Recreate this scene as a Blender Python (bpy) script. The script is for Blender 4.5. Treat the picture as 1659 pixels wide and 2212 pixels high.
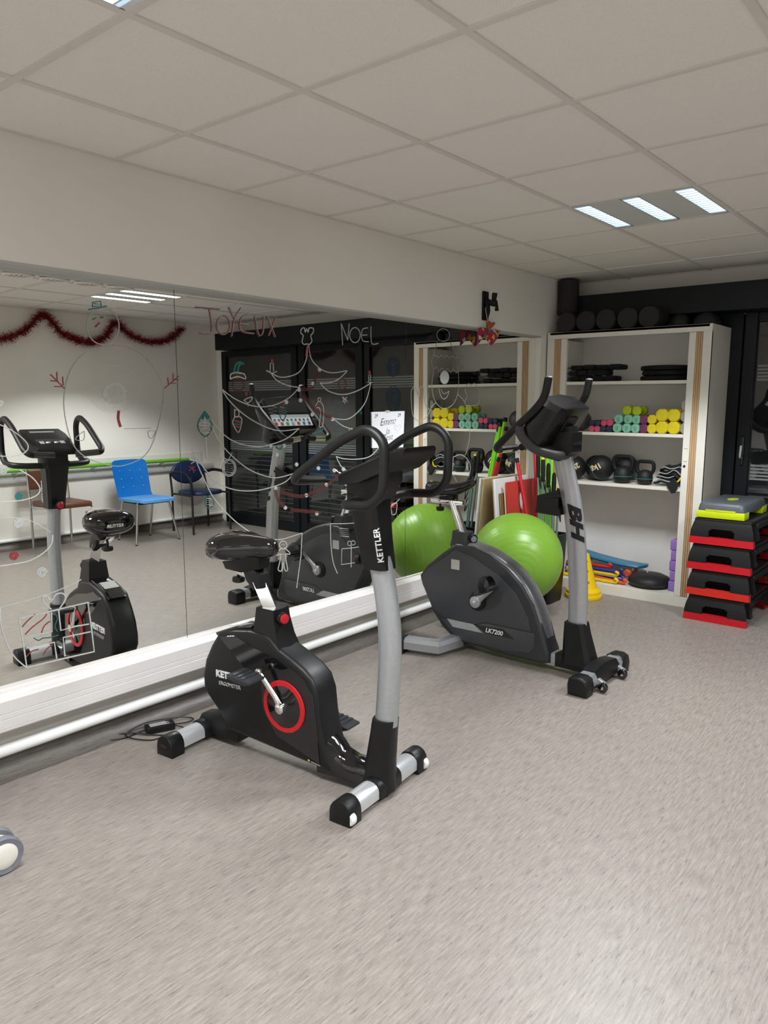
import bpy, bmesh, math, random
from mathutils import Vector, Matrix
random.seed(7)
S = bpy.context.scene
for o in list(bpy.data.objects): bpy.data.objects.remove(o)
COL = S.collection
# ------------------------------------------------------------------ camera
F_PX, YAW, PITCH, ROLL = 1625.25, .69188, .14619, .00309
CAM = Vector((2.84, 0, 1.455))
_f = Vector((-math.sin(YAW)*math.cos(PITCH), math.cos(YAW)*math.cos(PITCH), -math.sin(PITCH)))
_r = Vector((math.cos(YAW), math.sin(YAW), 0)); _u = _r.cross(_f)
CR = _r*math.cos(ROLL) + _u*math.sin(ROLL); CU = -_r*math.sin(ROLL) + _u*math.cos(ROLL); CF = _f
cd = bpy.data.cameras.new('camera'); cam = bpy.data.objects.new('camera', cd); COL.objects.link(cam)
cd.sensor_fit = 'HORIZONTAL'; cd.sensor_width = 36; cd.lens = 36*F_PX/1659; cd.clip_start = .05; cd.clip_end = 60
m = Matrix((CR, CU, -CF)).transposed().to_4x4(); m.translation = CAM; cam.matrix_world = m
S.camera = cam
# ------------------------------------------------------------------ world (night) and exposure
w = bpy.data.worlds.new('night'); S.world = w; w.use_nodes = True
w.node_tree.nodes['Background'].inputs[0].default_value = (.004, .005, .008, 1)
w.node_tree.nodes['Background'].inputs[1].default_value = 1
S.view_settings.view_transform = 'Standard'; S.view_settings.look = 'None'
S.view_settings.exposure = 0; S.view_settings.gamma = 1; S.view_settings.use_curve_mapping = False
LAMP_W = 13.2          # watts per lamp bay
BAY_EMIT = 2.2        # brightness of the lit reflector
# ------------------------------------------------------------------ pixel -> position helpers (1659 x 2212 frame)
def ray(u, v): return CR*((u-829.5)/F_PX) + CU*(-(v-1106)/F_PX) + CF
def onX(u, v, x): d = ray(u, v); return CAM + d*((x-CAM.x)/d.x)
def onY(u, v, y): d = ray(u, v); return CAM + d*((y-CAM.y)/d.y)
def onZ(u, v, z): d = ray(u, v); return CAM + d*((z-CAM.z)/d.z)
MN = Vector((1, -.011, .004)).normalized(); M0 = Vector((-.063, 3, 1))     # mirror plane
def onM(u, v, off=.0015): d = ray(u, v); return CAM + d*((M0+MN*off-CAM).dot(MN)/d.dot(MN))
def mx(y, z): return M0.x - (MN.y*(y-3) + MN.z*(z-1))/MN.x
def crop(x0, y0, s): return lambda u, v: (x0+u*s, y0+v*s)
# ------------------------------------------------------------------ materials
MATS = {}
def mat(name, col, rough=.5, metal=0., spec=.5, emit=0., coat=0., alpha=1., trans=0., noise=None, bump=None, ior=1.45, sheen=0):
    if name in MATS: return MATS[name]
    M = bpy.data.materials.new(name); M.use_nodes = True; nt = M.node_tree; b = nt.nodes['Principled BSDF']
    c = (*col, 1)
    b.inputs['Base Color'].default_value = c; b.inputs['Roughness'].default_value = rough; b.inputs['Metallic'].default_value = metal
    b.inputs['Specular IOR Level'].default_value = spec; b.inputs['Coat Weight'].default_value = coat; b.inputs['Alpha'].default_value = alpha
    b.inputs['Transmission Weight'].default_value = trans; b.inputs['IOR'].default_value = ior; b.inputs['Sheen Weight'].default_value = sheen
    if emit: b.inputs['Emission Color'].default_value = c; b.inputs['Emission Strength'].default_value = emit
    tc = nt.nodes.new('ShaderNodeTexCoord')
    def nz(scale, stretch=(1, 1, 1), detail=4):
        mp = nt.nodes.new('ShaderNodeMapping'); mp.inputs['Scale'].default_value = [scale*s for s in stretch]
        n = nt.nodes.new('ShaderNodeTexNoise'); n.inputs['Scale'].default_value = 1; n.inputs['Detail'].default_value = detail
        nt.links.new(tc.outputs['Object'], mp.inputs[0]); nt.links.new(mp.outputs[0], n.inputs['Vector']); return n
    if noise:      # (scale, amount, stretch)
        n = nz(noise[0], noise[2] if len(noise) > 2 else (1, 1, 1)); r = nt.nodes.new('ShaderNodeValToRGB')
        a = noise[1]; r.color_ramp.elements[0].position = .3; r.color_ramp.elements[1].position = .7
        r.color_ramp.elements[0].color = (*[x*(1-a) for x in col], 1); r.color_ramp.elements[1].color = (*[min(1, x*(1+a)) for x in col], 1)
        nt.links.new(n.outputs['Fac'], r.inputs[0]); nt.links.new(r.outputs[0], b.inputs['Base Color'])
    if bump:       # (scale, strength)
        n = nz(bump[0]); bp = nt.nodes.new('ShaderNodeBump'); bp.inputs['Strength'].default_value = bump[1]; bp.inputs['Distance'].default_value = .002
        nt.links.new(n.outputs['Fac'], bp.inputs['Height']); nt.links.new(bp.outputs[0], b.inputs['Normal'])
    MATS[name] = M; return M
WALL = mat('wall_paint', (.80, .765, .71), .75, noise=(1.5, .03), bump=(180, .15))
TILE = mat('ceiling_tile', (.83, .785, .74), .9, noise=(220, .05), bump=(300, .3))
TEE = mat('tee_bar', (.68, .65, .615), .6, noise=(8, .03))
PVC = mat('white_pvc', (.79, .755, .74), .35, noise=(3, .02))
PIPEW = mat('white_pipe', (.86, .86, .85), .25, noise=(3, .02))
def floor_mat(name, dark):
    M = bpy.data.materials.new(name); M.use_nodes = True; nt = M.node_tree; b = nt.nodes['Principled BSDF']; L = nt.links.new
    tc = nt.nodes.new('ShaderNodeTexCoord')
    def layer(sx, sy, sz, det, p0, p1, c0, c1):
        mp = nt.nodes.new('ShaderNodeMapping'); mp.inputs['Scale'].default_value = (sx, sy, sz)
        n = nt.nodes.new('ShaderNodeTexNoise'); n.inputs['Scale'].default_value = 1; n.inputs['Detail'].default_value = det; n.inputs['Roughness'].default_value = .6
        r = nt.nodes.new('ShaderNodeValToRGB'); r.color_ramp.elements[0].position = p0; r.color_ramp.elements[1].position = p1
        r.color_ramp.elements[0].color = (*c0, 1); r.color_ramp.elements[1].color = (*c1, 1)
        L(tc.outputs['Object'], mp.inputs[0]); L(mp.outputs[0], n.inputs['Vector']); L(n.outputs['Fac'], r.inputs[0]); return n, r
    k = dark
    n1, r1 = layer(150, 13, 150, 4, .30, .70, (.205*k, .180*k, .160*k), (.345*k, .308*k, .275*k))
    n2, r2 = layer(120, 16, 120, 3, .60, .70, (1, 1, 1), (.60, .60, .63))
    n3, r3 = layer(420, 90, 420, 2, .3, .75, (.90, .90, .90), (1.10, 1.08, 1.06))
    def mul(a, c):
        x = nt.nodes.new('ShaderNodeMix'); x.data_type = 'RGBA'; x.blend_type = 'MULTIPLY'; x.inputs[0].default_value = 1
        L(a, x.inputs[6]); L(c, x.inputs[7]); return x.outputs[2]
    L(mul(mul(r1.outputs[0], r2.outputs[0]), r3.outputs[0]), b.inputs['Base Color'])
    b.inputs['Roughness'].default_value = .42; b.inputs['Specular IOR Level'].default_value = .45
    bp = nt.nodes.new('ShaderNodeBump'); bp.inputs['Strength'].default_value = .12; bp.inputs['Distance'].default_value = .001
    L(n1.outputs['Fac'], bp.inputs['Height']); L(bp.outputs[0], b.inputs['Normal']); return M
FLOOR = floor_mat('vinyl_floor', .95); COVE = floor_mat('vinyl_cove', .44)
MIRROR = mat('mirror_glass', (.895, .90, .865), .0, 1.0, noise=(.6, .01))
MEDGE = mat('mirror_edge', (.10, .13, .12), .2)
PLB = mat('black_plastic', (.0065, .0065, .0072), .40, spec=.4, noise=(300, .2), bump=(500, .15))
PLG = mat('gloss_black_plastic', (.005, .005, .006), .07, coat=.7, noise=(40, .1))
RUB = mat('black_rubber', (.007, .007, .0075), .6, spec=.3, noise=(150, .2))
FOAM = mat('black_grip_foam', (.007, .007, .0075), .42, spec=.45, noise=(220, .25), bump=(600, .25))
GREYP = mat('charcoal_plastic', (.050, .052, .058), .33, noise=(200, .12), bump=(500, .1))
GREYD = mat('dark_grey_plastic', (.030, .032, .036), .36, noise=(200, .12))
SILV = mat('silver_paint', (.40, .41, .43), .32, .55, noise=(60, .04))
ALU = mat('brushed_aluminium', (.62, .63, .65), .36, .55, noise=(30, .06, (1, 8, 8)))
CHR = mat('chrome', (.82, .82, .83), .09, 1.0, noise=(5, .02))
RED = mat('red_plastic', (.52, .012, .018), .35, noise=(60, .08))
WHT = mat('white_plastic', (.80, .80, .78), .4, noise=(40, .03))
PRINT = mat('white_print', (.72, .72, .72), .5, noise=(80, .05))
CABW = mat('cream_metal', (.76, .73, .655), .42, noise=(4, .02))
CABI = mat('cabinet_inside', (.82, .79, .75), .55, noise=(4, .02))
WOOD = mat('beech_tambour', (.52, .34, .19), .5, noise=(40, .12, (6, 1, .25)))
ANTH = mat('anthracite_frame', (.0045, .0065, .0085), .42, spec=.3, noise=(50, .15))
STRIPE = mat('frosted_film', (.20, .215, .21), .6, noise=(60, .1)); STRIPE2 = mat('faint_film', (.050, .055, .053), .6, noise=(60, .1))
MARK_W = mat('white_marker', (.52, .53, .51), .7, noise=(200, .15))
MARK_WT = mat('thin_white_marker', (.36, .37, .345), .7, noise=(200, .15))
MARK_R = mat('red_marker', (.28, .045, .05), .7, noise=(200, .25))
MARK_RD = mat('dull_red_marker', (.13, .028, .022), .7, noise=(200, .25), alpha=.5)
MARK_G = mat('teal_marker', (.022, .15, .14), .7, noise=(200, .25))
MARK_B = mat('blue_marker', (.02, .08, .20), .7, noise=(200, .25))
SMUDGE = mat('marker_smudge', (.62, .62, .58), .8, alpha=.35, noise=(20, .15))
# ------------------------------------------------------------------ mesh helpers
class MB:
    def __init__(s): s.v = []; s.f = []
    def add(s, vs, fs, M=None):
        b = len(s.v); s.v += [tuple((M @ Vector(p)) if M is not None else p) for p in vs]; s.f += [tuple(i+b for i in q) for q in fs]; return s
    def bm(s, bm, M=None):
        bm.verts.index_update(); s.add([v.co[:] for v in bm.verts], [[v.index for v in q.verts] for q in bm.faces], M); bm.free(); return s
    def box(s, c, d, bev=0, seg=2, M=None):
        b = bmesh.new(); bmesh.ops.create_cube(b, size=1)
        for v in b.verts: v.co = Vector((v.co.x*d[0]+c[0], v.co.y*d[1]+c[1], v.co.z*d[2]+c[2]))
        if bev: bmesh.ops.bevel(b, geom=b.edges[:], offset=min(bev, min(d)*.49), segments=seg, profile=.5, affect='EDGES')
        return s.bm(b, M)
    def span(s, x0, x1, y0, y1, z0, z1, bev=0, seg=2, M=None): return s.box(((x0+x1)/2, (y0+y1)/2, (z0+z1)/2), (x1-x0, y1-y0, z1-z0), bev, seg, M)
    def prism(s, poly, a, b, axis='y', bev=0, seg=2, M=None):
        B = bmesh.new()
        def P(p, d): return (p[0], d, p[1]) if axis == 'y' else ((d, p[0], p[1]) if axis == 'x' else (p[0], p[1], d))
        v0 = [B.verts.new(P(p, a)) for p in poly]; v1 = [B.verts.new(P(p, b)) for p in poly]; n = len(poly)
        f0 = B.faces.new(v0); f1 = B.faces.new(v1[::-1])
        for i in range(n): B.faces.new((v0[(i+1) % n], v0[i], v1[i], v1[(i+1) % n]))
        bmesh.ops.recalc_face_normals(B, faces=B.faces[:])
        if bev:
            es = [e for e in B.edges if (f0 in e.link_faces) or (f1 in e.link_faces)]
            bmesh.ops.bevel(B, geom=es, offset=bev, segments=seg, profile=.5, affect='EDGES')
        return s.bm(B, M)
    def tube(s, path, r, n=10, closed=False, flat=1., M=None, up=None):
        P = [Vector(p) for p in path]; k = len(P); R = r if isinstance(r, (list, tuple)) else [r]*k
        T = []
        for i in range(k):
            a = P[(i-1) % k] if (closed or i) else P[i]; c = P[(i+1) % k] if (closed or i < k-1) else P[i]
            T.append((c-a).normalized())
        ref = Vector(up) if up else (Vector((0, 0, 1)) if abs(T[0].z) < .9 else Vector((1, 0, 0)))
        N = (ref - T[0]*ref.dot(T[0])).normalized(); vs = []; fs = []
        for i in range(k):
            N = (N - T[i]*N.dot(T[i]))
            if N.length < 1e-6: N = T[i].orthogonal()
            N.normalize(); Bn = T[i].cross(N)
            for j in range(n):
                t = 2*math.pi*j/n; vs.append(tuple(P[i] + N*(math.cos(t)*R[i]) + Bn*(math.sin(t)*R[i]*flat)))
        for i in range(k if closed else k-1):
            for j in range(n):
                a = i*n+j; b = i*n+(j+1) % n; c = ((i+1) % k)*n+(j+1) % n; d = ((i+1) % k)*n+j; fs.append((a, b, c, d))
        if not closed: fs.append(tuple(range(n))[::-1]); fs.append(tuple((k-1)*n+j for j in range(n)))
        return s.add(vs, fs, M)
    def lathe(s, prof, c=(0, 0, 0), axis='z', n=24, M=None):
        vs = []; fs = []; k = len(prof)
        for (r, h) in prof:
            for j in range(n):
                t = 2*math.pi*j/n; x, y = r*math.cos(t), r*math.sin(t)
                p = (x, y, h) if axis == 'z' else ((h, x, y) if axis == 'x' else (y, h, x))
                vs.append((p[0]+c[0], p[1]+c[1], p[2]+c[2]))
        for i in range(k-1):
            for j in range(n): fs.append((i*n+j, i*n+(j+1) % n, (i+1)*n+(j+1) % n, (i+1)*n+j))
        if prof[0][0] > 1e-5: fs.append(tuple(range(n))[::-1])
        if prof[-1][0] > 1e-5: fs.append(tuple((k-1)*n+j for j in range(n)))
        return s.add(vs, fs, M)
    def ball(s, c, r, n=20, k=12, sc=(1, 1, 1), M=None):
        b = bmesh.new(); bmesh.ops.create_uvsphere(b, u_segments=n, v_segments=k, radius=1)
        for v in b.verts: v.co = Vector((v.co.x*r*sc[0]+c[0], v.co.y*r*sc[1]+c[1], v.co.z*r*sc[2]+c[2]))
        return s.bm(b, M)
    def loft(s, rings, cap=True, M=None):
        n = len(rings[0]); vs = [p for q in rings for p in q]; fs = []
        for i in range(len(rings)-1):
            for j in range(n): fs.append((i*n+j, i*n+(j+1) % n, (i+1)*n+(j+1) % n, (i+1)*n+j))
        if cap: fs.append(tuple(range(n))[::-1]); fs.append(tuple((len(rings)-1)*n+j for j in range(n)))
        return s.add(vs, fs, M)
    def ribbon(s, pts, nrm, wd):      # flat painted stroke with a little thickness
        P = [Vector(p) for p in pts]; k = len(P)
        if k < 2: return s
        vs = []; fs = []; nrm = Vector(nrm)
        for i in range(k):
            t = (P[min(i+1, k-1)] - P[max(i-1, 0)]); t = t.normalized() if t.length > 1e-7 else Vector((0, 0, 1))
            b = nrm.cross(t).normalized()*wd/2
            vs += [tuple(P[i]-b), tuple(P[i]+nrm*.0006), tuple(P[i]+b)]
        for i in range(k-1):
            a = i*3; fs += [(a, a+1, a+4, a+3), (a+1, a+2, a+5, a+4)]
        return s.add(vs, fs)
    def build(s, name, material, parent=None, label=None, angle=38, smooth=True, kind=None):
        me = bpy.data.meshes.new(name); me.from_pydata(s.v, [], s.f); me.update()
        b = bmesh.new(); b.from_mesh(me); bmesh.ops.recalc_face_normals(b, faces=b.faces[:]); b.to_mesh(me); b.free()
        if smooth:
            for p in me.polygons: p.use_smooth = True
            me.set_sharp_from_angle(angle=math.radians(angle))
        me.materials.append(material)
        o = bpy.data.objects.new(name, me); COL.objects.link(o)
        if parent: o.parent = parent
        if label: o['label'] = label
        if kind: o['kind'] = kind
        return o
def tag(o, label, cat, group=None):
    o['label'] = label; o['category'] = cat
    if group: o['group'] = group
    return o
def thing(name, label, cat, loc=(0, 0, 0), rz=0, group=None, rot=None):
    o = bpy.data.objects.new(name, None); COL.objects.link(o); o.empty_display_size = .05
    o.location = loc; o.rotation_euler = rot if rot else (0, 0, rz); return tag(o, label, cat, group)
def struct(o, label=None):
    o['kind'] = 'structure'
    if label: o['label'] = label
    return o
def share(src, name, parent, loc=(0, 0, 0), rot=None, material=None):
    o = src.copy(); COL.objects.link(o); o.name = name; o.parent = parent; o.location = loc
    if rot: o.rotation_euler = rot
    return o
def copy_tree(o, parent=None):
    c = o.copy(); COL.objects.link(c); c.parent = parent
    for ch in list(o.children): copy_tree(ch, c)
    return c
def smoothpath(pts, n=6, closed=False):
    P = [Vector(p) for p in pts]; k = len(P)
    if k < 3: return P
    out = []
    for i in range(k if closed else k-1):
        g = lambda j: P[j % k] if closed else P[min(max(j, 0), k-1)]
        a, b, c, d = g(i-1), g(i), g(i+1), g(i+2)
        for q in range(n):
            t = q/n
            out.append(.5*((2*b) + (c-a)*t + (2*a-5*b+4*c-d)*t*t + (3*b-a-3*c+d)*t*t*t))
    if not closed: out.append(P[-1])
    return out
def roundpath(pts, r, n=5):      # polyline with rounded corners
    P = [Vector(p) for p in pts]; out = [P[0]]
    for i in range(1, len(P)-1):
        a, b, c = P[i-1], P[i], P[i+1]; d1 = (a-b); d2 = (c-b); rr = min(r, d1.length*.48, d2.length*.48)
        p = b+d1.normalized()*rr; q = b+d2.normalized()*rr
        for k in range(n+1):
            t = k/n; out.append(p*(1-t)**2 + b*2*t*(1-t) + q*t*t)
    out.append(P[-1]); return out
def text(body, size, M, material, parent, depth=.001, name='lettering', label=None, shear=0, bold=0, align='CENTER', xs=1):
    cu = bpy.data.curves.new('t', 'FONT'); cu.body = body; cu.size = size; cu.extrude = depth; cu.align_x = align; cu.align_y = 'CENTER'; cu.shear = shear; cu.offset = bold; cu.resolution_u = 3
    to = bpy.data.objects.new('t', cu); COL.objects.link(to)
    bpy.context.view_layer.update()
    me = bpy.data.meshes.new_from_object(to.evaluated_get(bpy.context.evaluated_depsgraph_get()))
    bpy.data.objects.remove(to); bpy.data.curves.remove(cu)
    for v in me.vertices: v.co = M @ Vector((v.co.x*xs, v.co.y, v.co.z))
    me.materials.clear(); me.materials.append(material)
    o = bpy.data.objects.new(name, me); COL.objects.link(o); o.parent = parent
    if label: o['label'] = label
    return o
def refine(me, lim):         # cut long edges so lettering can follow a curved surface
    b = bmesh.new(); b.from_mesh(me); bmesh.ops.triangulate(b, faces=b.faces[:])
    for _ in range(5):
        es = [e for e in b.edges if e.calc_length() > lim]
        if not es: break
        bmesh.ops.subdivide_edges(b, edges=es, cuts=1); bmesh.ops.triangulate(b, faces=b.faces[:])
    b.to_mesh(me); b.free()
def frame(o, ex, ey):           # matrix placing text: ex reading direction, ey up
    ex = Vector(ex).normalized(); ey = Vector(ey); ey = (ey-ex*ey.dot(ex)).normalized(); ez = ex.cross(ey)
    M = Matrix((ex, ey, ez)).transposed().to_4x4(); M.translation = Vector(o); return M
# ------------------------------------------------------------------ the room
W, YB, YF, CZ = 4.69, 5.835, -3.0, 2.395
MT, MBZ, MEND = 1.945, .338, 5.31          # mirror top, bottom, right end
struct(MB().span(-.1, W+.15, YF-.15, YB+.15, -.08, 0).build('floor', FLOOR, smooth=False), 'speckled grey beige vinyl floor')
wl = MB().span(-.25, 0, YF, MEND, MT, 2.5); wl.span(-.25, 0, MEND, YB, 0, 2.5); wl.span(-.25, -.10, YF, MEND, 0, MT)
struct(wl.build('wall_left', WALL, smooth=False), 'off white wall with recessed mirrors')
struct(MB().span(W, W+.15, YF, YB, 0, 2.5).build('wall_right', WALL, smooth=False), 'off white wall with garland and handrail')
struct(MB().span(-.25, W+.15, YF-.15, YF, 0, 2.5).build('wall_front', WALL, smooth=False))
wb = MB().span(-.25, W+.15, YB, YB+.15, 2.075, 2.5); wb.span(4.55, W+.15, YB, YB+.15, 0, 2.075)
struct(wb.build('wall_back', WALL, smooth=False), 'off white wall above dark glazing')
# ceiling: slab, tee bars, tiles
ceil = struct(MB().span(-.25, W+.15, YF, YB, CZ+.075, 2.55).build('ceiling', TILE, smooth=False), 'suspended ceiling of square tiles')
XL = [0] + [.465+.6*i for i in range(8) if .465+.6*i < W-.05] + [W]
YL = [YF] + [1.1435+.6*i for i in range(-6, 8)] + [YB]
lamp_cells = {}
for cx in (1, 4):
    for cy in (4, -1, -6): lamp_cells[(round(.465+.6*cx, 3), round(1.1435+.6*cy, 3))] = (cx, cy)
cache = {}
for i in range(len(XL)-1):
    for j in range(len(YL)-1):
        if (round(XL[i], 3), round(YL[j], 3)) in lamp_cells: continue
        sx, sy = XL[i+1]-XL[i]-.010, YL[j+1]-YL[j]-.010
        if sx < .03: continue
        key = (round(sx, 3), round(sy, 3)); loc = ((XL[i]+XL[i+1])/2, (YL[j]+YL[j+1])/2, CZ+.014)
        if key not in cache:
            cache[key] = MB().box((0, 0, 0), (sx, sy, .016)).build('ceiling_tile', TILE, ceil, smooth=False); cache[key].location = loc
        else: share(cache[key], 'ceiling_tile', ceil, loc)
for x in XL[1:-1]: MB().span(x-.0125, x+.0125, YF, YB, CZ, CZ+.014, .001, 1).build('tee_bar', TEE, ceil)
for y in YL[1:-1]: MB().span(0, W, y-.0125, y+.0125, CZ+.0005, CZ+.014, .001, 1).build('tee_bar', TEE, ceil)
for a, b in ((0, .014), (W-.014, W)): MB().span(a, b, YF, YB, CZ-.001, CZ+.01).build('edge_trim', TEE, ceil)
MB().span(0, W, YB-.014, YB, CZ-.001, CZ+.01).build('edge_trim', TEE, ceil)
# ceiling lights
LPAN = mat('lamp_panel', (.62, .62, .60), .5, noise=(5, .02)); LREF = mat('lamp_reflector', (.85, .9, .95), .15, .6, noise=(30, .05))
LTUBE = mat('lit_reflector', (.86, .95, 1.0), .5, emit=BAY_EMIT)
def lamp_nodes(ld):      # beam of a louvred luminaire: even inside the cut-off angle, little beyond it
    ld.use_nodes = True; nt = ld.node_tree; em = next(n for n in nt.nodes if n.type == 'EMISSION')
    g = nt.nodes.new('ShaderNodeNewGeometry'); d = nt.nodes.new('ShaderNodeVectorMath'); d.operation = 'DOT_PRODUCT'
    nt.links.new(g.outputs['Normal'], d.inputs[0]); nt.links.new(g.outputs['Incoming'], d.inputs[1])
    a = nt.nodes.new('ShaderNodeMath'); a.operation = 'ABSOLUTE'; nt.links.new(d.outputs['Value'], a.inputs[0])
    r = nt.nodes.new('ShaderNodeMapRange'); r.interpolation_type = 'SMOOTHSTEP'
    for i, v in ((1, .52), (2, .62), (3, .03), (4, 1.0)): r.inputs[i].default_value = v
    mx_ = nt.nodes.new('ShaderNodeMath'); mx_.operation = 'MAXIMUM'; mx_.inputs[1].default_value = .5; nt.links.new(a.outputs[0], mx_.inputs[0])
    p = nt.nodes.new('ShaderNodeMath'); p.operation = 'POWER'; p.inputs[1].default_value = -1.6; nt.links.new(mx_.outputs[0], p.inputs[0])
    q = nt.nodes.new('ShaderNodeMath'); q.operation = 'MULTIPLY'; nt.links.new(p.outputs[0], q.inputs[0]); nt.links.new(r.outputs[0], q.inputs[1])
    nt.links.new(a.outputs[0], r.inputs[0]); nt.links.new(q.outputs[0], em.inputs['Strength'])
def ceiling_light(x, y, label, group):
    t = thing('ceiling_light', label, 'ceiling light', (x, y, CZ), group=group)
    for a, b in ((.100, .250), (.350, .500)): MB().span(a, b, .012, .588, .002, .012).build('panel', LPAN, t, smooth=False)
    for a in (.014, .2575, .5015):
        b = a+.0845
        r = MB(); r.span(a, a+.003, .015, .585, .001, .05); r.span(b-.003, b, .015, .585, .001, .05); r.span(a, b, .012, .030, .001, .05); r.span(a, b, .570, .588, .001, .05)
        rf = r.build('reflector', LREF, t, smooth=False)
        l = MB()
        for k in range(13): yy = .045+k*.0425; l.prism([(yy-.003, .002), (yy+.003, .002), (yy+.001, .03), (yy-.001, .03)], a+.003, b-.003, axis='x')
        l.build('louvre', LREF, rf, smooth=False)
        MB().span(a+.003, b-.003, .03, .57, .046, .05).build('tube', LTUBE, rf, smooth=False)
        ld = bpy.data.lights.new('lamp_glow', 'AREA'); ld.shape = 'RECTANGLE'; ld.size = .078; ld.size_y = .55; ld.energy = LAMP_W; ld.color = (.93, .97, 1.0); ld.spread = math.pi; lamp_nodes(ld)
        lo = bpy.data.objects.new('lamp_glow', ld); COL.objects.link(lo); lo.parent = t; lo.location = ((a+b)/2, .30, -.001)
for (x, y), (cx, cy) in lamp_cells.items():
    lab = {4: 'recessed square ceiling light with three louvred bays ' + ('nearer the mirrors, in front of the cabinet' if cx == 1 else 'near the garland, in front of the windows'),
           -1: 'recessed square ceiling light with three louvred bays ' + ('above the exercise bike row by the mirrors' if cx == 1 else 'in mid room'),
           -6: 'recessed square ceiling light with three louvred bays at the far end ' + ('by the mirrors' if cx == 1 else 'by the garland wall')}[cy]
    ceiling_light(x, y, lab, 'louvred ceiling lights')
# ceiling vents
va = None
for k in range(4):
    y = 2.64+k*.275
    v = thing('ceiling_vent', 'white oval slotted air vent in the ceiling row', 'vent', (2.775, y, CZ), group='row of oval ceiling vents')
    MB().lathe([(.054, .002), (.056, -.010), (.062, -.014), (.068, -.010), (.070, .0)], n=28, M=Matrix.Diagonal((1, 1.72, 1, 1))).build('rim', PVC, v)
    for q in range(5): MB().box((0, -.066+q*.033, -.009), (.088, .013, .004), .0015, 1, Matrix.Translation((0, 0, 0))).build('slat', PVC, v)
    MB().lathe([(.0001, -.001), (.056, -.001), (.056, .001)], n=28, M=Matrix.Diagonal((1, 1.72, 1, 1))).build('throat', mat('vent_dark', (.03, .03, .03), .8), v)
# mirrors
panels = []
YS = [-1.25, .39, 2.055, 3.705, MEND]
for k in range(4):
    a, b = YS[k]+.0015, YS[k+1]-.0015
    lab = ['wall mirror panel with no drawing, furthest from the cabinet', 'tall wall mirror panel with a snowman drawing', 'tall wall mirror panel with a Christmas tree drawing and lettering', 'tall wall mirror panel with a bobble hat face drawing, next to the cabinet'][k]
    root = thing('mirror_panel', lab, 'mirror', (0, 0, 0))
    g = MB(); z0, z1 = MBZ, MT
    vs = [(mx(a, z0), a, z0), (mx(b, z0), b, z0), (mx(b, z1), b, z1), (mx(a, z1), a, z1)]
    g.add(vs, [(0, 1, 2, 3)]); o = g.build('glass', MIRROR, root, smooth=False)
    e = MB(); bk = [(x-.006, y, z) for x, y, z in vs]
    e.add(vs+bk, [(4, 5, 6, 7), (0, 1, 5, 4), (1, 2, 6, 5), (2, 3, 7, 6), (3, 0, 4, 7)]); e.build('edge', MEDGE, root, smooth=False)
    panels.append(root)
struct(MB().span(-.1, .0015, YF, MEND, MT-.004, MT+.006).build('trim_7', mat('soffit_trim', (.46, .455, .44), .5, noise=(4, .03)), smooth=False), 'grey trim along the top of the mirrors')
# trunking, pipe, cove along the mirror wall
def alongy(poly, a, b):   # poly is (x,z)
    return MB().prism(poly, a, b, 'y')
o = alongy([(-.1, .343), (-.058, .343), (-.056, .333), (-.004, .330), (.004, .323), (.004, .276), (.0015, .274), (.004, .272), (.004, .254), (.002, .252), (.004, .250), (.004, .217), (.0015, .215), (.004, .213), (.003, .206), (-.002, .202), (-.1, .202)], YF, MEND-.005).build('trim_1', PVC, angle=20)
struct(o, 'white plastic cable trunking under the mirrors')
struct(MB().tube([(-.048, YF, .110), (-.048, MEND, .110)], .024, 16).build('trim_2', PIPEW), 'white round pipe above the skirting')
def cove(sgn, x0, a, b):
    pts = [(x0, .085)] + [(x0+sgn*(.004+.07*(1-math.cos(t))), .07*(1-math.sin(t))+.001) for t in [i*math.pi/2/6 for i in range(7)]]
    poly = pts + [(x0+sgn*.074, -.02), (x0-sgn*.02, -.02), (x0-sgn*.02, .085)]
    return MB().prism(poly, a, b, 'y')
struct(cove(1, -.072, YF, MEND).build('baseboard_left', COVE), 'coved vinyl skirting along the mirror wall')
struct(MB().span(-.1, 0, YF, MEND, -.05, .0005).build('trim_8', FLOOR, smooth=False))
# right wall: skirting, pipe, panel, trunking
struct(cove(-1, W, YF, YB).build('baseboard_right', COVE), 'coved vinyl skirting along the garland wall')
struct(MB().tube([(W-.018, YF, .097), (W-.018, YB, .097)], .018, 12).build('trim_3', PIPEW), 'white pipe above the skirting of the garland wall')
struct(MB().span(W-.012, W, YF, 5.555, .72, .87, .003, 1).build('trim_4', mat('pale_board', (.72, .71, .66), .5, noise=(3, .02))), 'pale wall board behind the handrail')
struct(MB().prism([(W, .735), (W-.03, .735), (W-.035, .728), (W-.035, .675), (W-.03, .668), (W, .668)], YF, 5.70, 'y').build('trim_5', mat('grey_trunk', (.50, .50, .48), .45, noise=(3, .02))), 'grey cable trunking under the handrail')
hr = thing('handrail', 'bright green round handrail on the garland wall', 'handrail', (W, 0, .80))
MB().tube([(-.075, -2.6, 0), (-.075, 5.32, 0)], .021, 14).build('rail', mat('green_rail', (.16, .42, .035), .35, noise=(8, .05)), hr)
for y in (-2.4, -1.6, -.7, .0, .8, 1.65, 2.47, 3.31, 4.14, 4.98):
    k = MB().tube([(-.008, y, -.05), (-.05, y, -.05), (-.073, y, -.035), (-.075, y, -.012)], .009, 8); k.box((-.014, y, -.05), (.006, .06, .05), .003, 1); k.build('bracket', ALU, hr)
so = thing('wall_socket', 'cream double switch plate on the wall near the dark windows', 'switch', (W, 5.66, 1.22))
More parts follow.
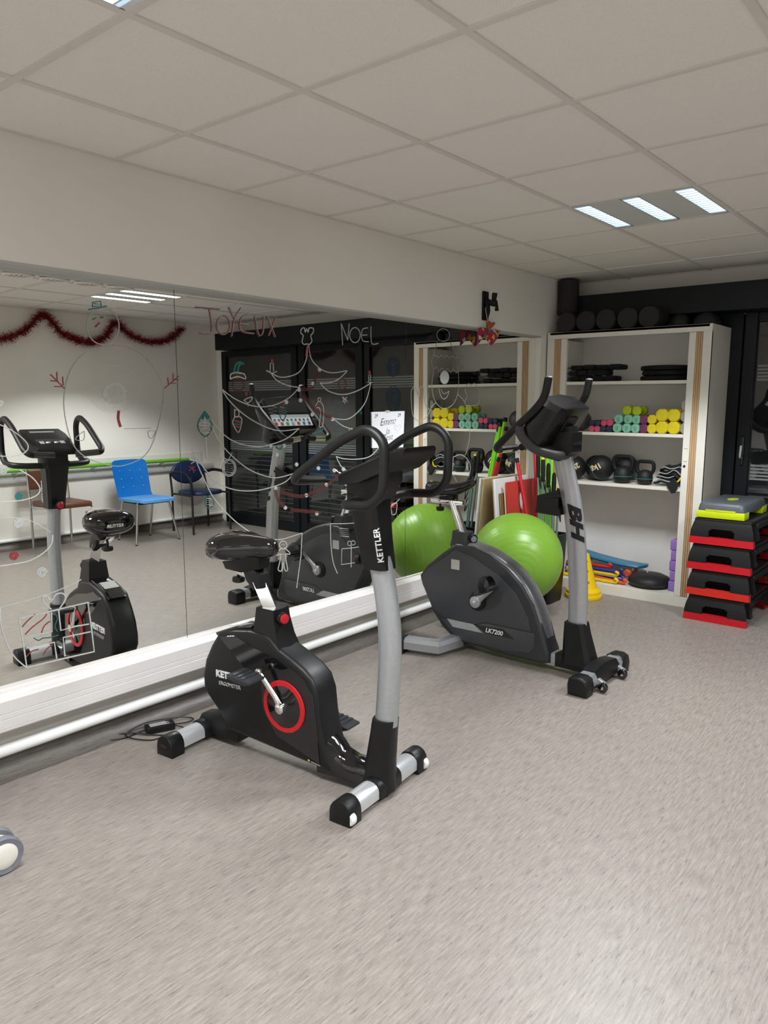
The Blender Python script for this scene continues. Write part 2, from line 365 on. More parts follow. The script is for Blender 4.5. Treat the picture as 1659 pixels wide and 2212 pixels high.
MB().box((-.006, 0, 0), (.012, .075, .15), .004).build('plate', WHT, so); MB().box((-.013, 0, .035), (.004, .05, .05), .002, 1).build('rocker', WHT, so); MB().box((-.013, 0, -.035), (.004, .05, .05), .002, 1).build('rocker', WHT, so)
# black glazing on the back wall
struct(MB().span(.012, 4.40, 5.60, YB, 2.078, 2.268, .004, 1).build('trim_6', ANTH), 'long dark roller shutter box above the windows')
GL = mat('night_glass', (.012, .014, .014), .02, spec=.7, coat=.5, noise=(2, .2))
BACKS = mat('shutter_slat', (.045, .05, .05), .55, noise=(30, .1))
def stripes(par, x0, x1, zlist, y): 
    for z, h in zlist: MB().span(x0, x1, y-.0012, y, z, z+h).build('film_stripe', STRIPE if h > .01 else STRIPE2, par, smooth=False)
zl = [(1.605+i*.024, .014) for i in range(5)] + [(.905+i*.024, .014) for i in range(5)] + [(.16+i*.052, .009) for i in range(14)]
def window(n, x0, x1, f0, f1, lab):
    fr = MB(); z0, z1 = .0, 2.078
    fr.span(x0, x0+f0, 5.795, YB+.06, z0, z1, .004, 1); fr.span(x1-f1, x1, 5.795, YB+.06, z0, z1, .004, 1)
    fr.span(x0+f0, x1-f1, 5.797, YB+.06, z1-.07, z1, .004, 1); fr.span(x0+f0, x1-f1, 5.797, YB+.06, z0, .13, .004, 1)
    o = struct(fr.build('window_%d' % n, ANTH), lab)
    g = MB().span(x0+f0-.005, x1-f1+.005, 5.822, 5.830, .125, z1-.065).build('pane', GL, o, smooth=False)
    stripes(g, x0+f0+.012, x1-f1-.012, zl, 5.8215)
    return o
w1 = window(1, 3.205, 4.548, .10, .085, 'dark glazed window beside the garland wall')
w2 = window(2, 2.225, 3.185, .10, .11, 'dark glazed window in the middle bay')
w3 = window(3, 1.33, 2.205, .085, .08, 'dark glazed door beside the white cabinet')
struct(MB().span(0, 1.31, 5.832, YB+.06, 0, 2.078).build('window_4', ANTH), 'dark panel behind the white cabinet')
h = MB().box((1.368, 5.788, 1.108), (.028, .014, .20), .010, 3).build('door_handle', PLG, w3)
MB().tube(roundpath([(1.368, 5.785, 1.06), (1.368, 5.755, 1.065), (1.370, 5.75, 1.10), (1.372, 5.752, 1.15)], .012), .008, 8).build('lever', ALU, h)
for zc, rx, rz in ((1.806, .075, .095), (1.50, .09, .12)):        # blue paintings on the far glass
    d = MB(); pts = [(1.835+rx*math.cos(t)*(1+.04*math.sin(5*t)), 5.8205, zc+rz*math.sin(t)) for t in [i*math.pi/14 for i in range(29)]]
    for q in (1, .75, .5): d.ribbon([(1.835+(p[0]-1.835)*q, p[1], zc+(p[2]-zc)*q) for p in pts], (0, -1, 0), .016)
    for q in range(5): d.ribbon([(1.835-rx*.6+q*rx*.3, 5.8203, zc-rz*.7), (1.835-rx*.5+q*rx*.25, 5.8203, zc+rz*.6)], (0, -1, 0), .010)
    d.build('window_painting', mat('dark_blue_paint', (.012, .03, .055), .6), w3, label='dark blue oval painting on the glass')
# ------------------------------------------------------------------ drawings on the mirrors
cA = crop(0, 540, .2532); cB = crop(380, 600, .3134); cC = crop(0, 1000, .2532); cD = crop(800, 600, .2652); cE = crop(480, 800, .2351); cG = crop(620, 880, .2411)
class Draw:                     # strokes are kept apart; strokes that touch become one part
    def __init__(s): s.st = []
    def line(s, c, pts, wd=.005, sm=True, closed=False):
        P = [onM(*c(*p)) for p in pts]
        if closed: P = smoothpath(P, 5, True); P.append(P[0])
        elif sm: P = smoothpath(P, 5)
        s.st.append((P, MB().ribbon(P, MN, wd*.82))); return s
    def oval(s, c, x, y, rx, ry, wd=.005, n=22, a0=0, a1=2*math.pi):
        return s.line(c, [(x+rx*math.cos(a0+(a1-a0)*i/n), y+ry*math.sin(a0+(a1-a0)*i/n)) for i in range(n+1)], wd, sm=False)
    def swirl(s, c, x, y, r, wd=.004, turns=3):
        n = 14*turns; return s.line(c, [(x+r*(.15+.85*i/n)*math.cos(2*math.pi*turns*i/n), y+r*(.15+.85*i/n)*math.sin(2*math.pi*turns*i/n)) for i in range(n+1)], wd, sm=False)
    def fill(s, c, x, y, rx, ry, n=16):
        vs = [onM(*c(x+rx*math.cos(2*math.pi*i/n), y+ry*math.sin(2*math.pi*i/n)), .0018) for i in range(n)]
        s.st.append((vs, MB().add([tuple(p) for p in vs], [tuple(range(n))]))); return s
    def scrib(s, c, x0, y0, x1, y1, n=6, wd=.004):
        return s.line(c, [(x0+(x1-x0)*((i % 2)), y0+(y1-y0)*i/n) for i in range(n+1)], wd, sm=False)
    def done(s, name, material, par, label):
        bb = [(min(p.y for p in P), max(p.y for p in P), min(p.z for p in P), max(p.z for p in P)) for P, _ in s.st]
        g = list(range(len(bb)))
        def root(i):
            while g[i] != i: i = g[i]
            return i
        e = .006
        for i in range(len(bb)):
            for j in range(i):
                A, B = bb[i], bb[j]
                if A[0]-e < B[1] and B[0]-e < A[1] and A[2]-e < B[3] and B[2]-e < A[3]: g[root(i)] = root(j)
        cl = {}
        for i in range(len(bb)): cl.setdefault(root(i), []).append(i)
        for k in cl.values():
            mb = MB()
            for i in k: mb.add(s.st[i][1].v, s.st[i][1].f)
            mb.build(name, material, par, label=label, smooth=False)
p1, p2, p3 = panels[1], panels[2], panels[3]
d = Draw().oval(cA, 880, 652, 138, 155, .006).line(cA, [(960, 815), (740, 870), (600, 1030), (545, 1300), (600, 1600), (700, 1745), (870, 1820), (1050, 1840), (1250, 1740), (1350, 1500), (1395, 1200), (1300, 980), (1130, 840), (960, 810)], .004)
d.line(cA, [(720, 1545), (660, 1590), (650, 1620), (715, 1620), (720, 1545)], .003).line(cA, [(1330, 1545), (1270, 1545), (1270, 1590), (1300, 1605), (1330, 1545)], .003).line(cA, [(1060, 1525), (1290, 1520)], .003)
d.done('snowman_drawing', MARK_WT, p1, 'white outline of a snowman')
Draw().line(cA, [(755, 508), (830, 495), (910, 478)], .006).line(cA, [(790, 490), (790, 447), (860, 437), (865, 480)], .005, False).scrib(cA, 800, 455, 855, 485, 6).line(cA, [(790, 590), (820, 580)], .006).line(cA, [(855, 577), (882, 574)], .008).done('teal_details', MARK_G, p1, 'teal hat and eyes of the snowman')
d = Draw().line(cA, [(815, 655), (850, 620)], .009)
for q in [((430, 1060), (555, 1185)), ((485, 1040), (490, 1112)), ((430, 1115), (500, 1120)), ((465, 1165), (535, 1165)), ((535, 1080), (540, 1155)), ((1405, 1180), (1530, 1075)), ((1480, 1055), (1478, 1112)), ((1432, 1090), (1440, 1150)), ((1455, 1135), (1500, 1138)), ((1500, 1105), (1530, 1105))]: d.line(cA, q, .005)
d.line(cA, [(1015, 1370), (1010, 1440), (1030, 1510)], .014)
d.done('red_details', MARK_R, p1, 'red nose and twig arms of the snowman')
Draw().fill(cA, 980, 1225, 105, 95).done('smudge', SMUDGE, p1, 'pale wiped smudge')
Draw().oval(cA, 975, 1180, 215, 185, .030).done('smudge', mat('faint_smudge', (.55, .52, .45), .8, alpha=.07), p1, 'faint ring smudge')
d = Draw().line(cA, [(0, 1490), (120, 1550), (225, 1640), (238, 1700), (180, 1745), (80, 1760), (0, 1758)], .004).line(cC, [(170, 60), (270, 120), (330, 190), (340, 240), (300, 285), (180, 320), (0, 330)], .005)
d.line(cC, [(0, 465), (150, 470), (290, 505), (430, 590)], .003).line(cC, [(450, 615), (440, 690), (370, 770), (250, 835), (120, 862), (0, 880)], .006)
d.line(cC, [(695, 995), (550, 1065), (350, 1140), (150, 1195), (0, 1235)], .005).line(cC, [(5, 1235), (10, 1380), (55, 1530), (125, 1655), (225, 1745)], .006)
d.swirl(cA, 30, 1878, 42).swirl(cA, 2, 1310, 30).swirl(cC, 157, 517, 40, .005).swirl(cC, 357, 935, 44, .0055)
d.done('garland_drawing', MARK_W, p1, 'white looping garland lines with spiral baubles')
d = Draw().line(cC, [(165, 1330), (450, 1262), (750, 1190), (780, 1400), (805, 1610), (520, 1675), (230, 1745), (200, 1540), (165, 1330)], .008, False)
for q in [[(440, 1275), (445, 1440), (200, 1490)], [(500, 1250), (520, 1430), (640, 1395), (760, 1375)], [(225, 1580), (465, 1530), (485, 1670)], [(775, 1440), (540, 1490), (555, 1650)]]: d.line(cC, q, .007, False)
d.line(cC, [(440, 1250), (375, 1195), (370, 1150), (400, 1138), (440, 1172), (480, 1122), (530, 1112), (560, 1140), (545, 1190), (510, 1240)], .007)
d.done('gift_drawing', MARK_W, p1, 'white outline of a gift box with a bow')
d = Draw()
for q in [[(190, 1400), (240, 1345), (300, 1290)], [(215, 1465), (280, 1400), (370, 1330), (400, 1290)], [(355, 1450), (380, 1390), (430, 1350)], [(225, 1655), (270, 1610), (330, 1590)], [(370, 1640), (400, 1590), (450, 1550)]]: d.line(cC, q, .005)
d.swirl(cC, 120, 795, 40, .0055); d.done('red_details', MARK_R, p1, 'red ribbons and bauble')
Draw().line(cC, [(470, 1280), (490, 1330), (470, 1390), (490, 1440)], .004).line(cC, [(290, 1495), (330, 1515), (370, 1495), (430, 1490), (500, 1468)], .005).swirl(cC, 163, 287, 33, .0055).done('teal_details', MARK_G, p1, 'teal ribbons and bauble')
# greeting
def letters(off=(0, 0)):
    d = Draw(); ox, oy = off; sh = lambda L: [(a+ox, b+oy) for a, b in L]
    for q in [[(135, 200), (305, 215)], [(232, 212), (245, 290), (250, 350), (232, 382), (165, 378)], [(365, 200), (405, 282)], [(450, 205), (405, 282), (385, 405)], [(500, 245), (455, 270), (440, 330), (465, 372), (540, 385)], [(445, 318), (500, 325)], [(545, 260), (558, 350), (578, 400), (602, 370), (605, 265)], [(630, 260), (685, 410)], [(690, 270), (640, 400)]]: d.line(cB, sh(q), .0045)
    d.oval(cB, 330+ox, 325+oy, 46, 66, .0045); return d
letters((-5, 4)).done('lettering', MARK_R, p2, 'red underlay of the word JOYEUX')
d = letters((3, -2))
for q in [[(1150, 465), (1140, 315)], [(1140, 315), (1185, 430)], [(1185, 430), (1195, 315)], [(1325, 345), (1288, 355), (1280, 400), (1290, 435), (1330, 440)], [(1285, 395), (1320, 395)], [(1345, 335), (1350, 450), (1395, 452)]]: d.line(cB, q, .007)
d.oval(cB, 1235, 395, 36, 52, .007); d.done('lettering', MARK_WT, p2, 'hand drawn words JOYEUX NOEL')
d = Draw()
for q in [[(905, 470), (900, 560), (860, 640), (800, 675), (720, 685), (655, 655), (625, 640)], [(655, 655), (700, 710), (780, 745), (855, 755)], [(855, 750), (790, 820), (700, 870), (600, 890), (500, 875), (400, 830), (320, 770)], [(320, 775), (380, 860), (480, 950), (600, 1020), (720, 1055), (850, 1040)], [(850, 1040), (760, 1110), (650, 1150), (560, 1165), (430, 1140), (330, 1080), (230, 965)], [(245, 1020), (300, 1130), (400, 1240), (520, 1330), (650, 1375), (720, 1375), (810, 1350)], [(810, 1350), (750, 1410), (620, 1455), (500, 1470), (380, 1455), (270, 1400), (180, 1290), (110, 1180)], [(130, 1240), (200, 1400), (270, 1530), (400, 1670), (520, 1760)],
          [(915, 465), (935, 560), (1000, 630), (1080, 655), (1180, 640)], [(1180, 645), (1120, 700), (1050, 725), (995, 725)], [(995, 725), (1050, 780), (1150, 805), (1250, 780), (1345, 725)], [(1345, 725), (1310, 850), (1250, 930), (1180, 975), (1085, 970)], [(1085, 970), (1150, 1020), (1240, 1050), (1330, 1060)], [(1400, 1170), (1340, 1230), (1260, 1250), (1160, 1248), (1105, 1232)], [(1105, 1232), (1140, 1300), (1195, 1340)]]: d.line(cB, q, .006)
d.line(cE, [(480, 1555), (560, 1550), (735, 1495)], .005).line(cE, [(735, 1495), (725, 1700), (685, 2000)], .006, False).line(cE, [(1275, 1400), (1130, 1408), (995, 1410)], .005).line(cE, [(995, 1410), (1000, 1600), (1020, 1760), (1060, 1868)], .006)
d.done('tree_drawing', MARK_W, p2, 'white line drawing of a tiered Christmas tree')
d = Draw().line(cB, [(865, 355), (885, 345), (893, 375), (902, 350), (912, 375), (920, 347), (948, 350), (945, 380), (930, 400), (938, 435), (920, 460), (905, 455), (885, 460), (870, 440), (878, 400), (862, 380)], .006, closed=True)
for x, y in [(850, 772), (990, 635), (945, 730), (860, 845), (940, 942), (1080, 975), (745, 1158), (655, 1158), (697, 1220), (833, 1287), (983, 1313), (1092, 1328), (688, 1450), (755, 1585), (900, 1500), (972, 1625), (1038, 1427), (1155, 1320), (763, 858)]: d.fill(cB, x, y, 12, 14)
d.line(cB, [(375, 695), (380, 665), (420, 652), (470, 665), (480, 697), (425, 680), (375, 700)], .006).scrib(cB, 380, 690, 475, 660, 7, .004)
d.line(cB, [(650, 650), (652, 590), (672, 590), (674, 645)], .005, False).line(cB, [(630, 640), (660, 657), (697, 645)], .005).line(cB, [(470, 845), (500, 862), (530, 825), (495, 830), (470, 845)], .005).line(cB, [(495, 860), (500, 885)], .004)
d.line(cB, [(405, 905), (405, 960), (392, 1000), (432, 1066), (455, 985), (440, 958), (405, 960)], .005).oval(cB, 420, 935, 16, 26, .004)
d.line(cB, [(962, 885), (985, 852), (1012, 875), (1020, 930), (1010, 1022), (990, 1018), (998, 930), (985, 895), (965, 900)], .005).oval(cB, 990, 840, 10, 14, .004)
d.line(cB, [(1150, 820), (1185, 855), (1150, 855), (1180, 820), (1166, 868), (1150, 820)], .005, False).line(cB, [(1320, 720), (1355, 722)], .005).line(cB, [(1330, 715), (1330, 670), (1344, 670), (1344, 715)], .005, False)
d.oval(cB, 367, 1310, 47, 58, .005).oval(cB, 367, 1310, 38, 48, .004).scrib(cB, 340, 1275, 395, 1345, 9, .005).line(cB, [(305, 1265), (330, 1240), (360, 1255), (385, 1210)], .004)
d.oval(cB, 200, 1008, 42, 10, .004).oval(cB, 203, 1055, 38, 16, .004).scrib(cB, 165, 1015, 240, 1060, 6, .003).line(cB, [(205, 1095), (215, 1255)], .007)
d.scrib(cB, 105, 1220, 130, 1280, 6, .005).scrib(cB, 212, 1520, 258, 1570, 7, .005).scrib(cB, 720, 890, 756, 955, 8, .004).scrib(cB, 640, 880, 700, 945, 5, .004)
d.line(cB, [(1195, 1045), (1200, 1080), (1215, 1035)], .005).scrib(cB, 1165, 1430, 1225, 1530, 8, .006).line(cB, [(1140, 1490), (1225, 1460)], .006)
d.done('ornament_drawings', MARK_W, p2, 'white baubles, candles, stars and dots')
d = Draw().line(cB, [(907, 468), (896, 540), (930, 540), (912, 470)], .012, False)
for x, y in [(663, 575), (485, 800), (1335, 655)]: d.fill(cB, x, y, 9, 16)
d.line(cB, [(968, 893), (985, 868), (1005, 885)], .010).line(cB, [(1006, 920), (1008, 950)], .010).line(cB, [(1004, 985), (1002, 1012)], .010).line(cB, [(400, 985), (445, 995)], .012).line(cB, [(405, 1025), (445, 1030)], .010).line(cB, [(738, 855), (740, 885)], .014).line(cB, [(110, 1290), (125, 1345)], .004).line(cB, [(90, 1300), (135, 1330)], .004).line(cB, [(90, 1330), (135, 1300)], .004)
d.done('red_details', MARK_R, p2, 'red flames and stripes')
d = Draw()
for q in [[(985, 640), (960, 700), (940, 760), (860, 772)], [(880, 800), (950, 900), (1080, 972)], [(688, 1460), (705, 1530), (750, 1580)], [(720, 1470), (800, 1500), (900, 1500), (1040, 1430), (1130, 1360)], [(790, 1600), (900, 1610), (1000, 1620)]]: d.line(cB, q, .024)
for q in [(430, 740, 40, 42), (1148, 735, 26, 38)]: d.oval(cB, q[0], q[1], q[2], q[3], .014)
d.done('red_ribbon', MARK_RD, p2, 'faint red ribbon garland')
d = Draw().line(cB, [(400, 655), (412, 605), (440, 582), (472, 595)], .012).line(cB, [(425, 650), (435, 605), (455, 590)], .016).line(cB, [(398, 1008), (450, 1012)], .009).line(cB, [(1008, 955), (1006, 982)], .010).line(cB, [(715, 890), (718, 950), (738, 985), (760, 945), (758, 890)], .006).line(cB, [(200, 920), (160, 985), (155, 1040), (205, 1095), (247, 1040), (238, 975), (200, 920)], .007).line(cB, [(185, 975), (200, 935), (222, 975)], .016)
d.line(cB, [(1337, 682), (1337, 712)], .010).line(cB, [(1262, 905), (1285, 940), (1260, 930), (1280, 905), (1272, 945)], .004, False).oval(cB, 232, 1545, 30, 42, .005).line(cB, [(385, 1225), (380, 1200), (395, 1215)], .004).scrib(cB, 1090, 840, 1140, 1080, 14, .006).line(cB, [(690, 1165), (720, 1180), (745, 1150)], .012).line(cB, [(940, 1075), (990, 1062), (1015, 1040)], .010)
d.done('teal_details', MARK_G, p2, 'teal hat, bauble and scribbles')
d = Draw().oval(cE, 560, 1605, 34, 36, .006).line(cE, [(540, 1640), (495, 1680), (500, 1700), (537, 1692), (530, 1760), (515, 1830), (545, 1842), (560, 1770), (580, 1840), (602, 1830), (590, 1760), (583, 1692), (622, 1690), (615, 1668), (580, 1640)], .006).line(cE, [(530, 1690), (590, 1690)], .003).line(cE, [(545, 1600), (575, 1600)], .003)
d.scrib(cE, 1080, 1450, 1165, 1530, 9, .006).line(cE, [(1100, 1640), (1190, 1632), (1275, 1620)], .005).line(cE, [(1100, 1640), (1097, 1785), (1275, 1760)], .005, False).line(cE, [(1187, 1610), (1185, 1810)], .006).oval(cE, 1170, 1590, 16, 22, .004).oval(cE, 1205, 1585, 18, 20, .004)
d.scrib(cG, 885, 1110, 930, 1190, 6, .005).line(cG, [(905, 900), (960, 870), (1010, 820)], .006).line(cG, [(940, 960), (935, 880), (985, 860), (975, 950), (945, 962)], .006)
d.done('gingerbread_drawing', MARK_W, p2, 'white gingerbread man and small gift')
d = Draw().oval(cD, 595, 467, 52, 52, .004).line(cD, [(545, 520), (525, 590), (505, 650), (495, 685), (520, 745)], .004).line(cD, [(650, 520), (700, 620), (762, 720), (705, 775)], .004)
d.line(cD, [(512, 640), (535, 632), (555, 650), (580, 630), (600, 650), (625, 635), (645, 655), (670, 640), (690, 660), (715, 645)], .004).line(cD, [(515, 748), (540, 728), (560, 760), (585, 735), (605, 765), (630, 740), (655, 770), (675, 745), (705, 775), (712, 725)], .004)
d.line(cD, [(517, 755), (502, 860), (512, 960), (545, 1030), (600, 1065), (665, 1040), (705, 970), (720, 870), (718, 770)], .004).line(cD, [(558, 900), (575, 965), (600, 988), (628, 965), (642, 920)], .005).line(cD, [(575, 910), (600, 945), (640, 925)], .004)
d.line(cD, [(535, 1015), (495, 1060), (470, 1120), (425, 1160), (380, 1160), (345, 1110), (335, 1000), (335, 920), (365, 890), (385, 930), (400, 960), (405, 900), (430, 890), (440, 960), (455, 1040), (485, 1080)], .004)
d.line(cD, [(712, 950), (750, 985), (775, 1030), (800, 1110), (812, 1200), (808, 1300), (790, 1400), (770, 1450)], .004).line(cD, [(780, 1040), (870, 1036), (885, 980), (880, 925), (850, 860), (822, 880), (800, 860), (770, 920), (788, 960), (770, 1010)], .004)
d.line(cG, [(1490, 445), (1560, 425), (1620, 470), (1645, 540), (1630, 620)], .006).line(cG, [(1490, 445), (1485, 560), (1440, 580)], .006, False).line(cG, [(1440, 490), (1500, 510), (1440, 545)], .005).line(cG, [(1490, 605), (1520, 665)], .005)
d.done('bobble_hat_drawing', MARK_WT, p3, 'white outline of a smiling face in a bobble hat waving')
Draw().fill(cD, 605, 812, 37, 55).done('nose_fill', MARK_W, p3, 'solid white nose')
# sheet of paper stuck on the mirror
sh = thing('paper_sheet', 'white handwritten paper sheet taped on the mirror', 'paper', onM(838, 928, .002))
pc = [onM(*q, .004) - onM(838, 928, .002) for q in ((803, 890), (874, 888), (871, 966), (804, 968))]
MB().add([tuple(p) for p in pc]+[tuple(p-MN*.001) for p in pc], [(0, 1, 2, 3), (7, 6, 5, 4), (0, 4, 5, 1), (1, 5, 6, 2), (2, 6, 7, 3), (3, 7, 4, 0)]).build('sheet', mat('paper', (.80, .80, .84), .8, noise=(40, .02)), sh, smooth=False)
INK = mat('black_ink', (.01, .01, .02), .8)
up = Vector((0, 0, 1))
for body, u, v, sz in (('Emma', 838, 911, .062), ('la', 837, 932, .055), ('Best', 837, 945, .055)):
    text(body, sz, frame(onM(u, v, .0045)-onM(838, 928, .002), (0, 1, .06), up), INK, sh, .0003, 'handwriting', shear=.35, bold=-.0008)
for u, v in ((812, 899), (862, 897)): text('29', .03, frame(onM(u, v, .0045)-onM(838, 928, .002), (0, 1, .06), up), INK, sh, .0003, 'handwriting', shear=.3)
MB().ribbon(smoothpath([onM(*q, .0046)-onM(838, 928, .002) for q in [(858, 932), (852, 923), (855, 918), (859, 922), (863, 917), (866, 922), (858, 932)]], 4), MN, .002).build('heart', mat('pale_blue_ink', (.45, .55, .75), .8), sh)
MB().box(tuple(onM(838, 889, .005)-onM(838, 928, .002)), (.001, .03, .014)).build('tape', mat('tape', (.5, .5, .45), .3), sh)
# ------------------------------------------------------------------ first exercise bike (black, red ring)
kb = thing('exercise_bike', 'black exercise bike with a red ring around the crank and silver column', 'exercise bike', (1.15, 2.03, 0), .103)
KO, KA = Vector((1.15, 2.03, 0)), .103
def local(o, a):
    A = Vector((math.cos(a), math.sin(a), 0)); B = Vector((-math.sin(a), math.cos(a), 0))
    def f(u, v, t=0):          # pixel -> (s, z) on the bike's plane at lateral offset t
        d = ray(u, v); k = (o+B*t-CAM).dot(B)/d.dot(B); p = CAM+d*k-o; return (p.dot(A), p.z)
    return f
kz = crop(330, 1120, .36166); kl = local(KO, KA); K = lambda u, v, t=0: kl(*kz(u, v), t)
def yrot(t): return Matrix.Rotation(t, 4, 'Y')
body = [(-.775, .505), (-.823, .440), (-.861, .372), (-.878, .302), (-.877, .25), (-.853, .212), (-.79, .155), (-.745, .095), (-.72, .082), (-.623, .078), (-.38, .062), (-.229, .052), (-.17, .05), (-.195, .10), (-.225, .17), (-.243, .26), (-.252, .345), (-.275, .40), (-.32, .435), (-.38, .465), (-.44, .49), (-.50, .535), (-.60, .545), (-.69, .53)]
hs = MB().prism(body, -.068, .068, 'y', .022, 4).build('housing', PLB, kb, angle=50)
gl = [K(*p, -.07) for p in [(395, 705), (555, 905), (640, 930), (655, 1130), (740, 1300), (1000, 1475), (972, 1200), (955, 1060), (905, 965), (740, 835), (600, 770), (490, 700)]]
for sg in (-1, 1): MB().prism(gl, sg*.067, sg*.0705, 'y', .0015, 1).build('gloss_panel', PLG, hs, label='glossy black side panel')
cap = [(-.775, .500), (-.69, .523), (-.61, .540), (-.60, .552), (-.69, .540), (-.785, .512)]
MB().prism([(-.80, .48), (-.69, .525), (-.60, .545), (-.60, .556), (-.69, .540), (-.81, .492)], -.05, .05, 'y', .006, 2).build('top_vent', PLG, hs, label='glossy vent cover')
for i in range(7): MB().box((-.715, 0, .538), (.004, .075, .004), M=Matrix.Translation((i*.010-.025, 0, i*.0028-.008))).build('vent_slat', WHT, hs)
MB().loft([[(x, y, z) for x, y in [(sx-hw, -ht), (sx+hw, -ht), (sx+hw+.006, 0), (sx+hw, ht), (sx-hw, ht), (sx-hw-.006, 0)]] for sx, hw, ht, z in [(-.52, .085, .062, .47), (-.525, .062, .055, .53), (-.53, .050, .048, .60), (-.53, .046, .045, .638)]]).build('seat_tube_sleeve', PLB, kb, angle=30)
for sg in (-1, 1):
    dk = MB().lathe([(.0001, -.004), (.102, -.004), (.102, .002), (.088, .006), (.05, .010), (.03, .016), (.0001, .016)], axis='y', n=40, M=Matrix.Translation((-.413, sg*.069, .268)) @ Matrix.Diagonal((1, sg, 1, 1))).build('crank_disc', PLG, kb)
    MB().lathe([(.086, .004), (.086, .0085), (.104, .0085), (.106, .003)], axis='y', n=40, M=Matrix.Translation((-.413, sg*.069, .268)) @ Matrix.Diagonal((1, sg, 1, 1))).build('red_ring', RED, dk, label='red ring')
def pedal(par, C, sg, tilt=0, strap=False):      # pedal body centred at C, extending outward
    M = Matrix.Translation(C) @ yrot(tilt)
    p = MB().prism([(-.055, -.012), (-.02, -.016), (.03, -.014), (.058, .0), (.056, .008), (.02, .010), (-.05, .010), (-.062, .004)], -.045, .045, 'y', .004, 2, M)
    for k in (-.03, -.005, .02): p.box((k, 0, .012), (.008, .08, .004), M=M)
    o = p.build('pedal', GREYD, par); MB().tube([tuple(C), (C[0], C[1]-sg*.075, C[2])], .008, 10).build('axle', CHR, o)
    if strap: MB().tube(smoothpath([M @ Vector(q) for q in [(.005, -.05, -.006), (.012, -.055, .03), (.02, -.03, .062), (.025, 0, .07), (.02, .03, .062), (.012, .055, .03), (.005, .05, -.006)]], 5), .022, 8, flat=.13, up=(1, 0, 0)).build('strap', RUB, o)
    return o
cc = Vector((-.413, 0, .268)); e = Vector(K(632, 925, -.11)); ang = Vector((e.x-cc.x, 0, e.y-cc.z)); ang = ang.normalized()*.165
for sg, dv in ((-1, ang), (1, -ang)):
    a = cc+Vector((0, sg*.092, 0)); b = a+dv+Vector((0, sg*.014, 0))
    arm = MB().tube([a, a+dv*.3, b], [.018, .013, .011], 10, flat=.6); arm.lathe([(.0001, -.012), (.021, -.012), (.021, .012), (.012, .018), (.0001, .018)], axis='y', n=16, M=Matrix.Translation(a) @ Matrix.Diagonal((1, sg, 1, 1))); arm.ball(b, .016, 12, 8)
    ca = arm.build('crank_arm', CHR, kb); pedal(ca, b+Vector((0, sg*.07, 0)), sg, .12)
# seat post, slider, saddle
MB().tube([(-.525, 0, .60), (-.60, 0, .735)], .034, 4, up=(0, 1, .3), flat=1).build('seat_post', CHR, kb, angle=20)
for k in range(4): MB().lathe([(.0001, 0), (.006, 0), (.006, .002)], axis='y', n=10, M=Matrix.Translation((-.555-.012*k, -.0185, .655+.021*k))).build('post_hole', PLB, kb)
MB().prism([(-.555, .715), (-.57, .765), (-.61, .79), (-.66, .775), (-.645, .735), (-.605, .70)], -.032, .032, 'y', .006, 2).build('post_clamp', PLB, kb)
MB().prism([(-.62, .735), (-.62, .775), (-.73, .80), (-.76, .80), (-.76, .785), (-.70, .75)], -.022, .022, 'y', .003, 1).build('seat_slider', CHR, kb)
kn = MB().lathe([(.006, .03), (.006, .0), (.024, .0), (.026, -.006), (.026, -.018), (.020, -.022), (.0001, -.022)], n=14, M=Matrix.Translation((-.715, 0, .735))).build('slider_knob', PLB, kb)
def saddle(par, s0, s1, zt, hw, name='saddle', lift=0, th=.062):     # s0 rear, s1 nose
    rings = []; n = 20
    prof = [(0, .30, .35), (.015, .55, .62), (.05, .80, .84), (.12, .95, .97), (.24, 1.0, 1.0), (.38, .92, .97), (.52, .70, .90), (.66, .48, .82), (.80, .35, .74), (.92, .27, .62), (.98, .19, .45), (1.0, .08, .2)]
    for q, wv, hv in prof:
        x = s0+(s1-s0)*q; zc = zt-th+lift*(q-.4)**2+.018*q; r = []
        for j in range(n):
            t = 2*math.pi*j/n; cy, sz_ = math.cos(t), math.sin(t)
            r.append((x, hw*wv*math.copysign(abs(cy)**.8, cy), zc + th*hv*math.copysign(abs(sz_)**.85, sz_)))
        rings.append(r)
    return MB().loft(rings).build(name, PLG, par, angle=80)
sd = saddle(kb, -.815, -.505, .918, .125, lift=.0, th=.060)
MB().loft([[(x, y*w2, z) for y in (-1, 1)] + [(x, y*w2*.6, z2) for y in (1, -1)] for x, w2, z, z2 in [(-.77, .06, .84, .80), (-.74, .08, .84, .775), (-.66, .07, .84, .768), (-.57, .04, .84, .79)]]).build('saddle_shell', PLB, sd)
text('KETTLER', .021, frame((-.8165, 0, .852), (0, -1, 0), (-.1, 0, 1)), PRINT, sd, .0025, bold=.0005)
GOLD = mat('gold_print', (.55, .38, .12), .5)
for sg in (-1, 1): MB().ribbon(smoothpath([(-.77, sg*.035, .919), (-.75, sg*.055, .917), (-.72, sg*.045, .920), (-.70, sg*.03, .921), (-.73, sg*.02, .921)], 4), (0, 0, 1), .003).build('gold_motif', GOLD, sd)
k1 = MB().lathe([(.013, -.02), (.013, .012), (.023, .014), (.025, .020), (.025, .036), (.018, .040), (.0001, .040)], axis='x', n=14, M=Matrix.Translation((-.487, -.012, .605)) @ Matrix.Rotation(-.25, 4, 'Z')).build('lock_knob', PLB, kb)
MB().lathe([(.0001, .0400), (.020, .0400), (.020, .044), (.016, .046), (.0001, .046)], axis='x', n=14, M=Matrix.Translation((-.487, -.012, .605)) @ Matrix.Rotation(-.25, 4, 'Z')).build('knob_cap', RED, k1, label='red knob cap')
